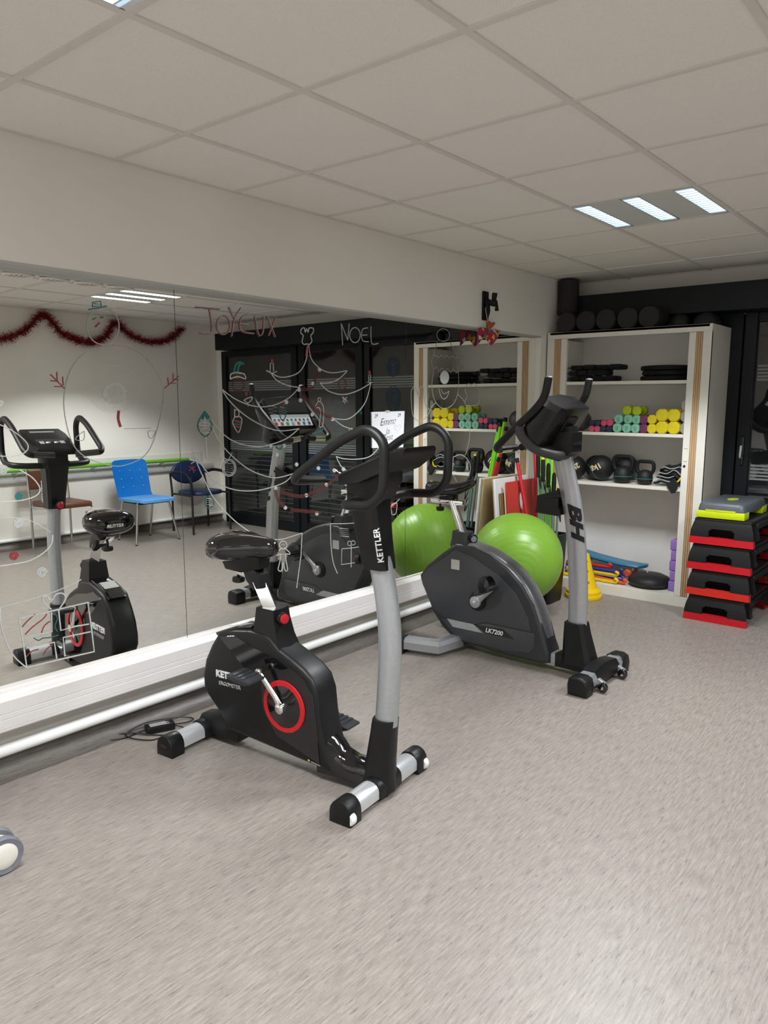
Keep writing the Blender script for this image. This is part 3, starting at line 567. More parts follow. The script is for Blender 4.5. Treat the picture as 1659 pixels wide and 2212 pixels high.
# base
MB().loft([[(x, y, z) for y, z in [(-hw, .035), (hw, .035), (hw, zt-.02), (hw*.6, zt), (-hw*.6, zt), (-hw, zt-.02)]] for x, hw, zt in [(-.26, .062, .19), (-.21, .058, .16), (-.17, .055, .125), (-.12, .053, .112), (-.07, .053, .112), (-.03, .05, .12)]]).build('front_beam', PLG, kb, angle=50)
MB().loft([[(sx+hw*math.cos(t)*(.9 if abs(math.cos(t)) > .9 else 1), ht*math.sin(t), z) for t in [i*math.pi/8 for i in range(16)]] for sx, hw, ht, z in [(-.018, .085, .065, .025), (-.012, .072, .060, .07), (.000, .060, .055, .15), (.012, .054, .050, .25), (.018, .052, .048, .302)]]).build('column_foot', PLB, kb)
def dbar(t0, t1, sc, hw, z0, z1, bev=.004):     # D shaped bar along the lateral axis
    poly = [(sc-hw, z0), (sc+hw, z0), (sc+hw, z0+(z1-z0)*.45)] + [(sc+hw*math.cos(t), z0+(z1-z0)*(.45+.55*math.sin(t))) for t in [i*math.pi/8 for i in range(1, 8)]] + [(sc-hw, z0+(z1-z0)*.45)]
    return MB().prism(poly, t0, t1, 'y', bev, 2)
for nm, sc in (('front_stabilizer', 0.0), ('rear_stabilizer', -.905)):
    st = dbar(-.20, .20, sc, .040, .022, .080, .001).build(nm, ALU, kb)
    dbar(-.075, .075, sc, .046, .020, .088, .008).build('collar', PLB, st)
    for sg in (-1, 1):
        a, b = (sg*.19, sg*.262)
        ec = dbar(min(a, b), max(a, b), sc, .046, .0, .088, .006).build('end_cap', PLB, st)
        if sc == 0: MB().lathe([(.0001, -.014), (.020, -.014), (.024, -.008), (.024, .008), (.020, .014), (.0001, .014)], axis='y', n=18, M=Matrix.Translation((.034, sg*.246, .027))).build('transport_wheel', WHT, ec)
        else: MB().box((sc, sg*.263, .045), (.035, .003, .012), .001, 1).build('cap_slot', PLG, ec)
MB().loft([[(x, y, z) for y, z in [(-.045, .03), (.045, .03), (.045, zt-.02), (.028, zt), (-.028, zt), (-.045, zt-.02)]] for x, zt in [(-.93, .10), (-.88, .112), (-.82, .14), (-.76, .165), (-.70, .175)]]).build('rear_beam', PLB, kb, angle=50)
# column and head
colp = smoothpath([(.020, 0, .28), (.030, 0, .42), (.036, 0, .55), (.032, 0, .66), (.015, 0, .78), (-.012, 0, .90)], 5)
MB().tube(colp, .045, 16, flat=.78, up=(1, 0, 0)).build('column', SILV, kb)
up_ = MB().loft([[(sx+hw*c1, ht*s1, z) for c1, s1 in [(-1, -.7), (-.75, -1), (.75, -1), (1, -.7), (1, .7), (.75, 1), (-.75, 1), (-1, .7)]] for sx, hw, ht, z in [(-.012, .050, .046, .862), (-.030, .052, .052, .96), (-.046, .055, .060, 1.06), (-.056, .060, .068, 1.13)]]).build('upper_column', PLB, kb, angle=30)
text('KETTLER', .031, frame((.020, -.0500, .955), (-.16, -.03, 1), (-1, -.25, -.16)), PRINT, up_, .0035, bold=.0002)
for i in range(10): MB().box((-.082-i*.0, 0, .90+i*.018), (.004, .012, .010), M=Matrix.Translation((.015-i*.003, 0, 0))).build('height_slot', ALU, up_)
k2 = MB().lathe([(.010, -.0), (.010, -.025), (.022, -.026), (.024, -.04), (.018, -.045), (.0001, -.045)], axis='x', n=14, M=Matrix.Translation((-.065, .0, .885))).build('column_knob', PLB, up_)
MB().lathe([(.0001, -.0455), (.018, -.0455), (.014, -.049), (.0001, -.049)], axis='x', n=14, M=Matrix.Translation((-.065, .0, .885))).build('knob_cap', RED, k2, label='red knob cap')
MB().loft([[(x, y, z) for y, z in [(-hw, z0), (hw, z0), (hw, z1), (-hw, z1)]] for x, hw, z0, z1 in [(-.115, .055, 1.10, 1.165), (-.07, .068, 1.09, 1.20), (.0, .068, 1.10, 1.225), (.05, .055, 1.18, 1.245)]]).build('head_block', PLB, kb, angle=40)
for sg in (-1, 1):
    path = [(-.055, sg*.03, 1.105), (-.04, sg*.15, 1.108), (-.015, sg*.205, 1.113), (.094, sg*.21, 1.118), (.145, sg*.21, 1.165), (.150, sg*.208, 1.325), (.085, sg*.205, 1.372), (-.03, sg*.205, 1.327), (-.215, sg*.205, 1.202), (-.245, sg*.190, 1.18), (-.220, sg*.060, 1.172)]
    hb = MB().tube(roundpath(path, .055, 6), .0165, 12).build('handlebar', FOAM, kb)
    MB().tube([(-.243, sg*.175, 1.1795), (-.219, sg*.058, 1.172)], .0172, 12).build('pulse_grip', mat('grip_steel', (.10, .10, .10), .25, .8), hb)
MB().tube([(-.055, -.055, 1.107), (-.055, .055, 1.107)], .028, 14).build('handlebar_clamp', PLB, kb)
cs = MB().loft([[(x, y, z) for y, z in [(-hw, z0), (hw, z0), (hw, z1-.008), (hw-.01, z1), (-hw+.01, z1), (-hw, z1-.008)]] for x, hw, z0, z1 in [(-.135, .070, 1.168, 1.185), (-.115, .105, 1.165, 1.205), (-.02, .118, 1.18, 1.242), (.08, .122, 1.222, 1.282), (.145, .115, 1.268, 1.302), (.155, .105, 1.290, 1.302)]]).build('console', PLB, kb, angle=40)
cm = lambda s_, t_, h_=.0015: Vector((s_, t_, 1.248+(s_-0)*.395+h_))
def patch(par, name, m_, s0, s1, t0, t1, h_=.002):
    P = [cm(s0, t0, h_), cm(s1, t0, h_), cm(s1, t1, h_), cm(s0, t1, h_)]; return MB().add([tuple(p) for p in P]+[tuple(p-Vector((0, 0, .008))) for p in P], [(0, 1, 2, 3), (0, 1, 5, 4), (1, 2, 6, 5), (2, 3, 7, 6), (3, 0, 4, 7)]).build(name, m_, par, smooth=False)
patch(cs, 'display', mat('lcd', (.20, .22, .20), .15), .015, .105, -.072, .062)
patch(cs, 'button_panel', PLG, -.085, .010, -.080, .075)
for t in (-.022, .022): MB().lathe([(.0001, .004), (.012, .003), (.013, -.004)], n=12, M=Matrix.Translation(cm(-.045, t, .003))).build('button', WHT, cs)
for t in (-.055, .055): patch(cs, 'button', ALU, -.060, -.030, t-.012, t+.012, .004)
text('KETTLER', .040, frame(Vector((*K(420, 935, -.072), 0)).xzy + Vector((.036, -.0700, 0)), (1, 0, .02), up), PRINT, hs, .0025, bold=.0012)
text('ERGOMETER', .022, frame(Vector((*K(420, 980, -.072), 0)).xzy + Vector((.036, -.0700, -.005)), (1, 0, .02), up), mat('grey_print', (.35, .33, .32), .5), hs, .0025)
text('KETTLER', .055, frame((-.735, .0700, .30), (-1, 0, 0), up), PRINT, hs, .0025, bold=.0012)
text('ERGOMETER', .030, frame((-.735, .0700, .262), (-1, 0, 0), up), MATS['grey_print'], hs, .0025)
kx = Vector((*K(945, 1452, -.072), 0)).xzy + Vector((0, -.0715, 0)); MB().ribbon([kx+Vector((-.016, 0, .002)), kx+Vector((-.006, 0, .0))], (0, -1, 0), .008).build('small_mark', GOLD, hs); MB().ribbon([kx+Vector((0, 0, -.001)), kx+Vector((.045, 0, -.006))], (0, -1, 0), .004).build('small_mark', MATS['grey_print'], hs)
# ------------------------------------------------------------------ second exercise bike (charcoal)
bb = thing('exercise_bike', 'charcoal exercise bike with a curved grey column and U shaped rear foot', 'exercise bike', (1.30, 3.64, 0))
bz = crop(840, 1060, .3255); bl = local(Vector((1.30, 3.64, 0)), 0); B = lambda u, v, t=0: bl(*bz(u, v), t)
out = [(-.881, .640), (-.976, .572), (-1.085, .481), (-1.141, .412), (-1.125, .359), (-1.036, .196), (-.973, .124), (-.87, .052), (-.70, .046), (-.50, .040), (-.30, .042), (-.262, .055), (-.262, .113), (-.285, .167), (-.312, .245), (-.36, .363), (-.435, .468), (-.53, .547), (-.65, .607), (-.76, .640)]
bh = MB().prism(out, -.070, .070, 'y', .024, 4).build('housing', GREYD, bb, angle=50)
pan = [B(*p, -.072) for p in [(440, 392), (262, 517), (212, 575), (235, 640), (300, 790), (380, 850), (560, 888), (640, 873), (940, 935), (925, 850), (845, 685), (735, 565), (570, 445)]]
low = [B(*p, -.072) for p in [(350, 850), (460, 990), (600, 1020), (760, 1060), (930, 1080), (965, 1040), (965, 950), (940, 943), (640, 880), (560, 895), (395, 858)]]
for sg in (-1, 1):
    MB().prism(pan, sg*.068, sg*.0745, 'y', .003, 2).build('side_panel', GREYP, bh); MB().prism(low, sg*.068, sg*.0740, 'y', .003, 2).build('lower_panel', GREYP, bh)
    MB().prism([B(*p, -.074) for p in [(570, 888), (760, 920), (835, 988), (640, 945)]], sg*.0738, sg*.0750, 'y').build('badge', PLG, bh)
    MB().prism([B(*p, -.074) for p in [(385, 848), (560, 886), (625, 945), (425, 903)]], sg*.0738, sg*.0750, 'y').build('badge', mat('dotted_silver', (.33, .34, .34), .4, noise=(900, .5)), bh)
    cx_, cz_ = B(698, 937, -.074)
    text('LK7200', .036, frame((cx_, sg*.0755, cz_), (-sg, 0, -sg*-.10) if sg > 0 else (1, 0, -.0), up), PRINT, bh, .001, shear=.2, bold=.0008)
    q0 = B(442, 490, -.074); MB().box((q0[0], sg*.0752, q0[1]), (.058, .0015, .058)).build('sticker', mat('sticker', (.52, .51, .49), .8), bh, label='square pale sticker')
ridge = smoothpath([(-.80, 0, .640), (-.68, 0, .615), (-.545, 0, .556), (-.448, 0, .478), (-.372, 0, .372), (-.322, 0, .25), (-.30, 0, .18)], 5)
rr = []
for i, p in enumerate(ridge):
    a = ridge[max(i-1, 0)]; c = ridge[min(i+1, len(ridge)-1)]; t = (c-a).normalized(); nn = Vector((-t.z, 0, t.x)); nn = nn if nn.x > 0 else -nn
    rr.append([tuple(p+nn*h_+Vector((0, y, 0))) for y, h_ in [(-.062, -.01), (-.058, .004), (-.035, .010), (.035, .010), (.058, .004), (.062, -.01)]])
MB().loft(rr).build('spine', mat('satin_grey', (.22, .225, .24), .28, .4, noise=(60, .08)), bh, angle=60)
# crank
c0 = Vector((-.715, 0, .325)); dv = Vector((.130, 0, .112)).normalized()*.165
for sg, q in ((-1, dv), (1, -dv)):
    MB().lathe([(.0001, -.004), (.055, -.004), (.055, .008), (.045, .012), (.0001, .012)], axis='y', n=28, M=Matrix.Translation((-.715, sg*.074, .325)) @ Matrix.Diagonal((1, sg, 1, 1))).build('crank_boss', PLB, bb)
    a = c0+Vector((0, sg*.100, 0)); b = a+q+Vector((0, sg*.016, 0))
    arm = MB().tube([a, a+q*.35, b], [.026, .017, .013], 12, flat=.45); arm.lathe([(.0001, -.010), (.034, -.010), (.034, .008), (.028, .012), (.0001, .012)], axis='y', n=20, M=Matrix.Translation(a) @ Matrix.Diagonal((1, sg, 1, 1)))
    ca = arm.build('crank_arm', SILV, bb); MB().lathe([(.0001, 0), (.010, 0), (.010, .004), (.0001, .006)], axis='y', n=6, M=Matrix.Translation(a+Vector((0, sg*.012, 0))) @ Matrix.Diagonal((1, sg, 1, 1))).build('bolt', CHR, ca)
    pedal(ca, b+Vector((0, sg*.07, 0)), sg, -.45, True)
# seat
MB().loft([[(sx+hw*c1, ht*s1, z) for c1, s1 in [(-1, -.6), (-.6, -1), (.6, -1), (1, -.6), (1, .6), (.6, 1), (-.6, 1), (-1, .6)]] for sx, hw, ht, z in [(-.865, .075, .060, .615), (-.87, .062, .052, .66), (-.875, .055, .045, .705)]]).build('post_collar', GREYD, bb, angle=30)
MB().tube([(-.875, 0, .69), (-.955, 0, .885)], .025, 16).build('seat_post', CHR, bb)
sl = MB().span(-1.10, -.87, -.018, .018, .855, .882, .004, 2).build('seat_slider', CHR, bb); MB().lathe([(.006, .03), (.006, 0), (.024, -.002), (.024, -.02), (.018, -.026), (.0001, -.026)], n=14, M=Matrix.Translation((-1.04, 0, .835))).build('slider_knob', PLB, sl)
MB().span(-1.03, -.93, -.03, .03, .88, .915, .006, 2).build('saddle_bracket', PLB, bb)
s2 = saddle(bb, -1.11, -.79, .975, .10, lift=.14, th=.042)
k3 = MB().lathe([(.010, -.03), (.010, .012), (.026, .014), (.028, .020), (.028, .042), (.024, .046), (.0001, .046)], axis='x', n=16, M=Matrix.Translation((-.825, 0, .67)) @ Matrix.Rotation(-.5, 4, 'Z')).build('lock_knob', PLB, bb)
MB().lathe([(.012, .0462), (.018, .0462), (.018, .048), (.012, .048)], axis='x', n=16, M=Matrix.Translation((-.825, 0, .67)) @ Matrix.Rotation(-.5, 4, 'Z')).build('knob_ring', SILV, k3)
# base
MB().prism([(-.31, .042), (-.31, .110), (-.225, .108), (-.225, .045)], -.045, .045, 'y', .010, 2).build('link_beam', SILV, bb)
MB().prism([(-.24, .038), (-.24, .112), (-.10, .10), (.0, .09), (.0, .038)], -.052, .052, 'y', .014, 2).build('front_beam', PLB, bb)
MB().loft([[(sx+hw*c1, ht*s1, z) for c1, s1 in [(-1, -.7), (-.7, -1), (.7, -1), (1, -.7), (1, .7), (.7, 1), (-.7, 1), (-1, .7)]] for sx, hw, ht, z in [(-.112, .088, .070, .075), (-.118, .078, .064, .12), (-.136, .060, .056, .24), (-.142, .053, .052, .298)]]).build('column_foot', PLB, bb, angle=30)
fs_ = MB().prism([(-.045, .035), (.045, .035), (.045, .07), (.03, .092), (-.03, .092), (-.045, .07)], -.19, .19, 'y', .002, 1).build('front_stabilizer', SILV, bb)
MB().loft([[(x, y, z) for x, z in [(-.052, .03), (.050, .03), (.050, .07), (.03, .098+b_), (-.035, .098+b_), (-.052, .07)]] for y, b_ in [(-.135, 0), (-.06, .012), (0, .016), (.06, .012), (.135, 0)]]).build('collar', PLB, fs_, angle=50)
for sg in (-1, 1):
    ec = MB().prism([(-.052, .0), (.050, .0), (.054, .05), (.045, .085), (.02, .098), (-.025, .098), (-.05, .085), (-.056, .05)], sg*.185 if sg > 0 else -.275, .275 if sg > 0 else -.185, 'y', .012, 3).build('end_cap', PLB, fs_)
    wb_ = MB().prism([(.04, .035), (.045, .07), (.085, .05), (.09, .03), (.075, .022)], sg*.125-.012, sg*.125+.012, 'y', .003, 1).build('wheel_bracket', SILV, fs_)
    MB().lathe([(.0001, -.010), (.020, -.010), (.026, -.006), (.026, .006), (.020, .010), (.0001, .010)], axis='y', n=20, M=Matrix.Translation((.080, sg*.125-.020, .030))).build('wheel', PLG, wb_)
    MB().lathe([(.0001, 0), (.008, 0), (.008, -.004), (.0001, -.005)], axis='y', n=8, M=Matrix.Translation((.080, sg*.125-.031, .030))).build('bolt', CHR, wb_)
MB().prism([(-.90, .035), (-.90, .105), (-.86, .12), (-.82, .115), (-.82, .035)], -.06, .06, 'y', .012, 2).build('rear_block', GREYD, bb)
for sg in (-1, 1):
    pth = [(-.865, sg*.05, .062), (-.888, sg*.225, .062), (-1.09, sg*.285, .062)]; rg = []
    wdt = .045
    nrm = [Vector((1, .12*sg, 0)).normalized(), Vector((.75, .75*sg, 0)).normalized()*1.18, Vector((.28, .96*sg, 0)).normalized()]
    for p, n_ in zip(pth, nrm): rg.append([tuple(Vector(p)+n_*a_+Vector((0, 0, z_))) for a_, z_ in [(-wdt, -.032), (wdt, -.032), (wdt, .010), (wdt*.6, .030), (-wdt*.6, .030), (-wdt, .010)]])
    rs = MB().loft(rg).build('rear_stabilizer', SILV, bb, angle=20)
    n_ = nrm[2]; e0 = Vector(pth[2]); dr = (Vector(pth[2])-Vector(pth[1])).normalized()
    MB().loft([[tuple(e0+dr*k_+n_*a_+Vector((0, 0, z_))) for a_, z_ in [(-.05, -.062+.03*(k_ > .07)), (.05, -.062+.03*(k_ > .07)), (.05, .014), (.03, .034-.02*(k_ > .07)), (-.03, .034-.02*(k_ > .07)), (-.05, .014)]] for k_ in (-.02, .05, .085)]).build('end_cap', PLB, rs, angle=40)
# column
colb = smoothpath([(-.138, 0, .27), (-.138, 0, .42), (-.146, 0, .56), (-.166, 0, .76), (-.196, 0, .93), (-.235, 0, 1.08), (-.262, 0, 1.18)], 5)
cb = MB().tube(colb, .052, 18, flat=.72, up=(1, 0, 0)).build('column', SILV, bb)
lg = text('BH', .082, Matrix.Identity(4), PLB, cb, .004, bold=.0045, shear=.25, xs=1.7, name='logo', label='black logo letters')
refine(lg.data, .012)
for v in lg.data.vertices:
    zz = .842-v.co.x; k = [p for p in colb]; i = max(j for j in range(len(k)-1) if k[j].z <= zz); q = (zz-k[i].z)/(k[i+1].z-k[i].z); sc = k[i].x+(k[i+1].x-k[i].x)*q
    an = math.radians(62)-v.co.y/.046; dd = .0012+max(v.co.z, 0)*.3
    v.co = (sc+(.052+dd)*math.cos(an), -(.0374+dd)*math.sin(an), zz)
cup = MB().loft([[(x, y, z) for x, y in [(-.24, -.05), (-.24, .05), (-.37, .04), (-.385, .0), (-.37, -.04)]] for z in (.865, .90)]); cu_ = cup.build('bottle_holder', PLB, bb)
MB().tube(roundpath([(-.24, -.048, .97), (-.36, -.045, .95), (-.385, 0, .945), (-.36, .045, .95), (-.24, .048, .97)], .04), .012, 8, flat=.5).build('holder_ring', PLB, cu_)
for y in (-.046, .046): MB().prism([(-.25, .86), (-.38, .868), (-.375, .96), (-.25, 1.0)], y-.003, y+.003, 'y').build('holder_side', PLB, cu_)
# head
MB().loft([[(x, y, z) for y, z in [(-hw, z0), (hw, z0), (hw, z1), (-hw, z1)]] for x, hw, z0, z1 in [(-.41, .045, 1.20, 1.26), (-.34, .06, 1.165, 1.30), (-.25, .065, 1.15, 1.30), (-.18, .055, 1.20, 1.30)]]).build('head_block', PLB, bb, angle=40)
for sg in (-1, 1):
    path = [(-.235, sg*.232, 1.573), (-.252, sg*.232, 1.475), (-.315, sg*.232, 1.405), (-.42, sg*.230, 1.318), (-.535, sg*.215, 1.215), (-.548, sg*.165, 1.200), (-.520, sg*.03, 1.208)]
    hb = MB().tube(roundpath(path, .05, 6), .0195, 12).build('handlebar', FOAM, bb)
    MB().tube([(-.545, sg*.155, 1.2012), (-.530, sg*.075, 1.2052)], .0203, 14).build('pulse_grip', CHR, hb)
    MB().ball((-.235, sg*.232, 1.573), .0198, 12, 8, (1, 1, .4)).build('grip_tip', mat('tip_grey', (.07, .07, .075), .5), hb)
    p2_ = roundpath([(-.40, sg*.226, 1.335), (-.385, sg*.222, 1.28), (-.315, sg*.19, 1.207), (-.235, sg*.095, 1.180), (-.23, sg*.0, 1.18)], .06, 6)
    MB().tube(p2_, .024, 12).build('lower_bar', mat('bar_grey', (.055, .055, .06), .4, noise=(100, .1)), bb)
# console box: tilted, face towards the rider
def cons(q, t_, d_): # q 0 bottom..1 top of the face, d_ depth behind the face
    return (-.415+.125*q+d_*.86, t_, 1.268+.212*q-d_*.50)
rg = []
for d_, ins in ((-.004, .016), (0, 0), (.068, .0), (.112, .022), (.122, .05)):
    r = []
    for t_, q in [(-1, 0), (1, 0), (1, .88), (.86, 1.0), (0, 1.06), (-.86, 1.0), (-1, .88)]: r.append(cons(min(max(q, ins*2), 1.06-ins*1.5), t_*(.205-ins), d_))
    rg.append(r)
cn = MB().loft(rg).build('console', mat('satin_black_plastic', (.007, .007, .008), .26, noise=(200, .15)), bb, angle=35)
def cpatch(name, m_, q0, q1, t0, t1, d_=-.006, par=None):
    P = [Vector(cons(q, t, d_)) for q, t in [(q0, t0), (q0, t1), (q1, t1), (q1, t0)]]; bk = [Vector(cons(q, t, d_+.004)) for q, t in [(q0, t0), (q0, t1), (q1, t1), (q1, t0)]]
    return MB().add([tuple(p) for p in P+bk], [(0, 1, 2, 3), (7, 6, 5, 4), (0, 4, 5, 1), (1, 5, 6, 2), (2, 6, 7, 3), (3, 7, 4, 0)]).build(name, m_, par or cn, smooth=False)
cpatch('display', mat('dark_display', (.02, .022, .022), .12), .52, .93, -.185, .185)
cpatch('keypad', mat('white_keypad', (.62, .66, .68), .4), .10, .36, -.18, .18); cpatch('keypad', mat('grey_keypad', (.35, .38, .40), .4), .36, .46, -.18, .18)
for i in range(9): cpatch('key', mat('key_outline', (.12, .14, .16), .4), .265, .325, -.158+i*.0385-.009, -.158+i*.0385+.009, -.008)
for i in range(7):
    hcol = [(.5, .04, .03), (.5, .06, .03), (.10, .30, .08), (.25, .40, .40), (.5, .02, .03), (.03, .15, .4), (.10, .05, .2)][i]
    cpatch('key', mat('key_colour_%d' % i, hcol, .4), .135, .215, -.155+i*.051-.011, -.155+i*.051+.011, -.008)
MB().prism([(-.235, 1.20), (-.175, 1.235), (-.205, 1.33), (-.27, 1.33)], -.05, .05, 'y', .006, 2).build('console_neck', PLB, bb)
MB().prism([cons(.35, 0, .118)[::2], cons(.80, 0, .118)[::2], cons(.80, 0, .130)[::2], cons(.35, 0, .130)[::2]], -.06, .06, 'y', .004, 1).build('back_cover', PLB, cn)
# ------------------------------------------------------------------ tambour cabinet
CX0, CX1, CY = .012, 1.232, 5.395
cab = thing('storage_cabinet', 'tall cream metal cabinet with open roller doors and shelves', 'cabinet', (CX0, CY, 0))
cw = CX1-CX0; cdp = .43
for x0 in (0, cw-.018): MB().span(x0, x0+.018, 0, cdp, 0, 1.98).build('side_panel', CABW, cab, smooth=False)
MB().span(.018, cw-.018, .0, cdp, 1.962, 1.979).build('top_panel', CABW, cab, smooth=False)
MB().span(.018, cw-.018, cdp-.012, cdp, .02, 1.962).build('back_panel', CABI, cab, smooth=False)
MB().span(.018, cw-.018, 0.0, .02, 1.930, 1.979, .001, 1).build('top_rail', CABW, cab)
MB().span(.018, cw-.018, 0.0, .02, 0, .075, .001, 1).build('plinth', CABW, cab)
MB().span(.018, cw-.018, 0.02, cdp-.012, .060, .075).build('base_panel', CABW, cab, smooth=False)
for x0, x1 in ((.0, .058), (cw-.058, cw)): MB().span(x0, x1, -.001, .02, .075, 1.930, .001, 1).build('frame_stile', CABW, cab)
for x0, x1, sg in ((.058, .116, 0), (cw-.104, cw-.046, 1)):
    for i in range(4): a = x0+(x1-x0)*i/4; MB().span(a+.0005, a+(x1-x0)/4-.0005, .004, .014, .077, 1.928, .002, 1).build('tambour_slat', WOOD, cab)
for x0, x1, sg in ((.116, .163, 0), (cw-.150, cw-.104, 1)):
    st = MB().span(x0, x1, .000, .024, .077, 1.928, .001, 1).build('door_edge', CABW, cab)
    h0 = MB(); xm = (x0+x1)/2
    h0.span(xm-.010, xm-.007, -.004, .002, 1.045, 1.138); h0.span(xm+.007, xm+.010, -.004, .002, 1.045, 1.138); h0.span(xm-.010, xm+.010, -.004, .002, 1.135, 1.138); h0.span(xm-.010, xm+.010, -.004, .002, 1.045, 1.048)
    h0.build('pull_handle', CABW, st, smooth=False)
    if sg: MB().lathe([(.0001, -.006), (.008, -.006), (.009, 0)], axis='y', n=14, M=Matrix.Translation((xm-.004, 0, 1.011))).build('lock', GREYD, st)
for x in (.100, cw-.108): MB().span(x, x+.004, .026, cdp-.012, .076, 1.928).build('inner_side', CABI, cab, smooth=False)
for z in (1.583, 1.207, .827): MB().span(.105, cw-.109, .012, cdp-.014, z, z+.024, .002, 1).build('shelf', CABW, cab)
SH = {1: 1.6076, 2: 1.2316, 3: .8516, 4: .0756}
def cabpos(x, y, z): return Vector((x, y, z))
# foam rollers on top
FR = mat('foam_roller', (.020, .019, .020), .75, noise=(300, .3), bump=(250, .6)); FRI = mat('roller_hole_shade', (.002, .002, .002), .7)  # near-black second colour paints the shade inside the hollow rolls
def roller_mesh(par, L, r):
    MB().lathe([(r*.45, -L/2), (r*.93, -L/2), (r, -L/2+.006), (r, L/2-.006), (r*.93, L/2), (r*.45, L/2)], axis='y', n=28).build('foam', FR, par)
    MB().lathe([(.0001, -L/2+.004), (r*.46, -L/2+.003), (r*.46, L/2-.003), (.0001, L/2-.004)], axis='y', n=20).build('shade_plug', FRI, par)
for i, x in enumerate((.149, .306, .463, .627, .784)):
    lab = ['black foam roller lying beside the upright roller on the cabinet', 'second black foam roller from the upright one on the cabinet', 'middle black foam roller of the five lying on the cabinet', 'fourth black foam roller from the upright one on the cabinet', 'black foam roller lying beside the cushions on the cabinet'][i]
    t = thing('foam_roller', lab, 'foam roller', (x, 5.615, 1.979+.0755), group='foam rollers on the cabinet'); roller_mesh(t, .40, .0755)
t = thing('foam_roll', 'short black foam roll standing on the lying rollers in the corner', 'foam roll', (.084, 5.57, 2.1312))
MB().lathe([(.035, 0), (.074, 0), (.080, .006), (.080, .250), (.074, .256), (.035, .256)], n=28).build('foam', FR, t); MB().lathe([(.0001, .004), (.036, .003), (.036, .253), (.0001, .252)], n=18).build('shade_plug', FRI, t)
CUSH = mat('dark_vinyl', (.013, .014, .016), .5, noise=(60, .2))
for x, r, lab in ((.945, .082, 'small black domed cushion on the cabinet beside the rollers'), (1.128, .095, 'larger black domed cushion on the cabinet edge')):
    t = thing('balance_cushion', lab, 'cushion', (x, 5.60, 1.979))
    MB().lathe([(.0001, 0), (r*.9, 0), (r, .012), (r*.98, .03), (r*.8, .065), (r*.5, .09), (r*.2, .10), (.0001, .101)], n=26).build('dome', CUSH, t); MB().tube([(r*1.0*math.cos(a), r*1.0*math.sin(a), .016) for a in [i*math.pi/13 for i in range(26)]], .006, 6, closed=True).build('rim', CUSH, t)
# shelf 1: folded belts and pilates rings
BELT = mat('black_fabric', (.010, .010, .011), .85, noise=(90, .3), bump=(200, .4))
for i, (x, y, z, l, rz, lab) in enumerate([(.36, 5.52, 0, .36, .05, 'long folded black weight belt lying flat under the others'), (.33, 5.50, .042, .30, -.06, 'folded black weight belt in the middle of the pile'), (.38, 5.53, .084, .40, .03, 'folded black weight belt on top of the pile')]):
    t = thing('weight_belt', lab, 'belt', (x, y, SH[1]+z), rz)
    for q in range(4): MB().box((-l/2+l/8+q*l/4, 0, .020+.003*(q % 2)), (l/4-.004, .16, .038), .014, 3).build('pocket', BELT, t)
    MB().box((0, -.07, .020), (l+.05, .03, .006), .002, 1).build('strap', RUB, t)
for i in range(3):
    t = thing('pilates_ring', ['black padded pilates ring at the bottom of the pile', 'black padded pilates ring between two others', 'black padded pilates ring on top of the pile'][i], 'exercise ring', (.88+.012*(i % 2), 5.60, SH[1]+.018+i*.037))
    MB().tube([(.165*math.cos(a), .165*math.sin(a), 0) for a in [k*math.pi/20 for k in range(40)]], .016, 8, closed=True, flat=1.1).build('hoop', RUB, t)
    for sg in (-1, 1): MB().box((sg*.165, 0, 0), (.05, .10, .036), .014, 3).build('pad', FOAM, t); MB().box((sg*.140, 0, .0), (.006, .02, .02), .004).build('badge', SILV, t)
# shelf 2: dumbbells
bq = crop(1230, 860, .16275)
def dumbbell(x, y, z, r, m_, lab, grp, L=None):
    L = L or r*4.6
    t = thing('dumbbell', lab, 'dumbbell', (x, y, z), group=grp)
    key = (round(r, 4), m_.name)
    def head():
        ch = r*.52; pts = [(-r+ch, -r), (r-ch, -r), (r, -r+ch), (r, r-ch), (r-ch, r), (-r+ch, r), (-r, r-ch), (-r, -r+ch)]
        return MB().prism(pts, 0, r*1.25, 'y', r*.20, 3)
    if key not in DBC:
        h1 = head().build('weight_head', m_, t, angle=60)
        g1 = MB().lathe([(r*.42, r*1.1), (r*.38, L/2), (r*.42, L-r*1.1)], axis='y', n=12).build('handle', m_, t)
        DBC[key] = (h1, g1)
    else: h1 = share(DBC[key][0], 'weight_head', t); share(DBC[key][1], 'handle', t)
    share(DBC[key][0], 'weight_head', t, (0, L-r*1.25, 0))
    return t
DBC = {}
def vinyl(n_, c_): return mat('vinyl_'+n_, c_, .45, noise=(40, .06))
VC = dict(pink=vinyl('pink', (.62, .075, .16)), navy=vinyl('navy', (.012, .028, .055)), mint=vinyl('mint', (.22, .52, .36)), plum=vinyl('plum', (.16, .035, .09)), yellow=vinyl('yellow', (.72, .58, .010)), lime=vinyl('lime', (.42, .52, .012)), grey=vinyl('grey', (.34, .32, .31)))
rows = [('pink', .0235, [(.356,), (.405,)], 0), ('navy', .0235, [(.454,), (.503,)], 0), ('navy', .0235, [(.358,), (.408,)], 1), ('pink', .0255, [(.460,), (.512,)], 1)]
dbs = []
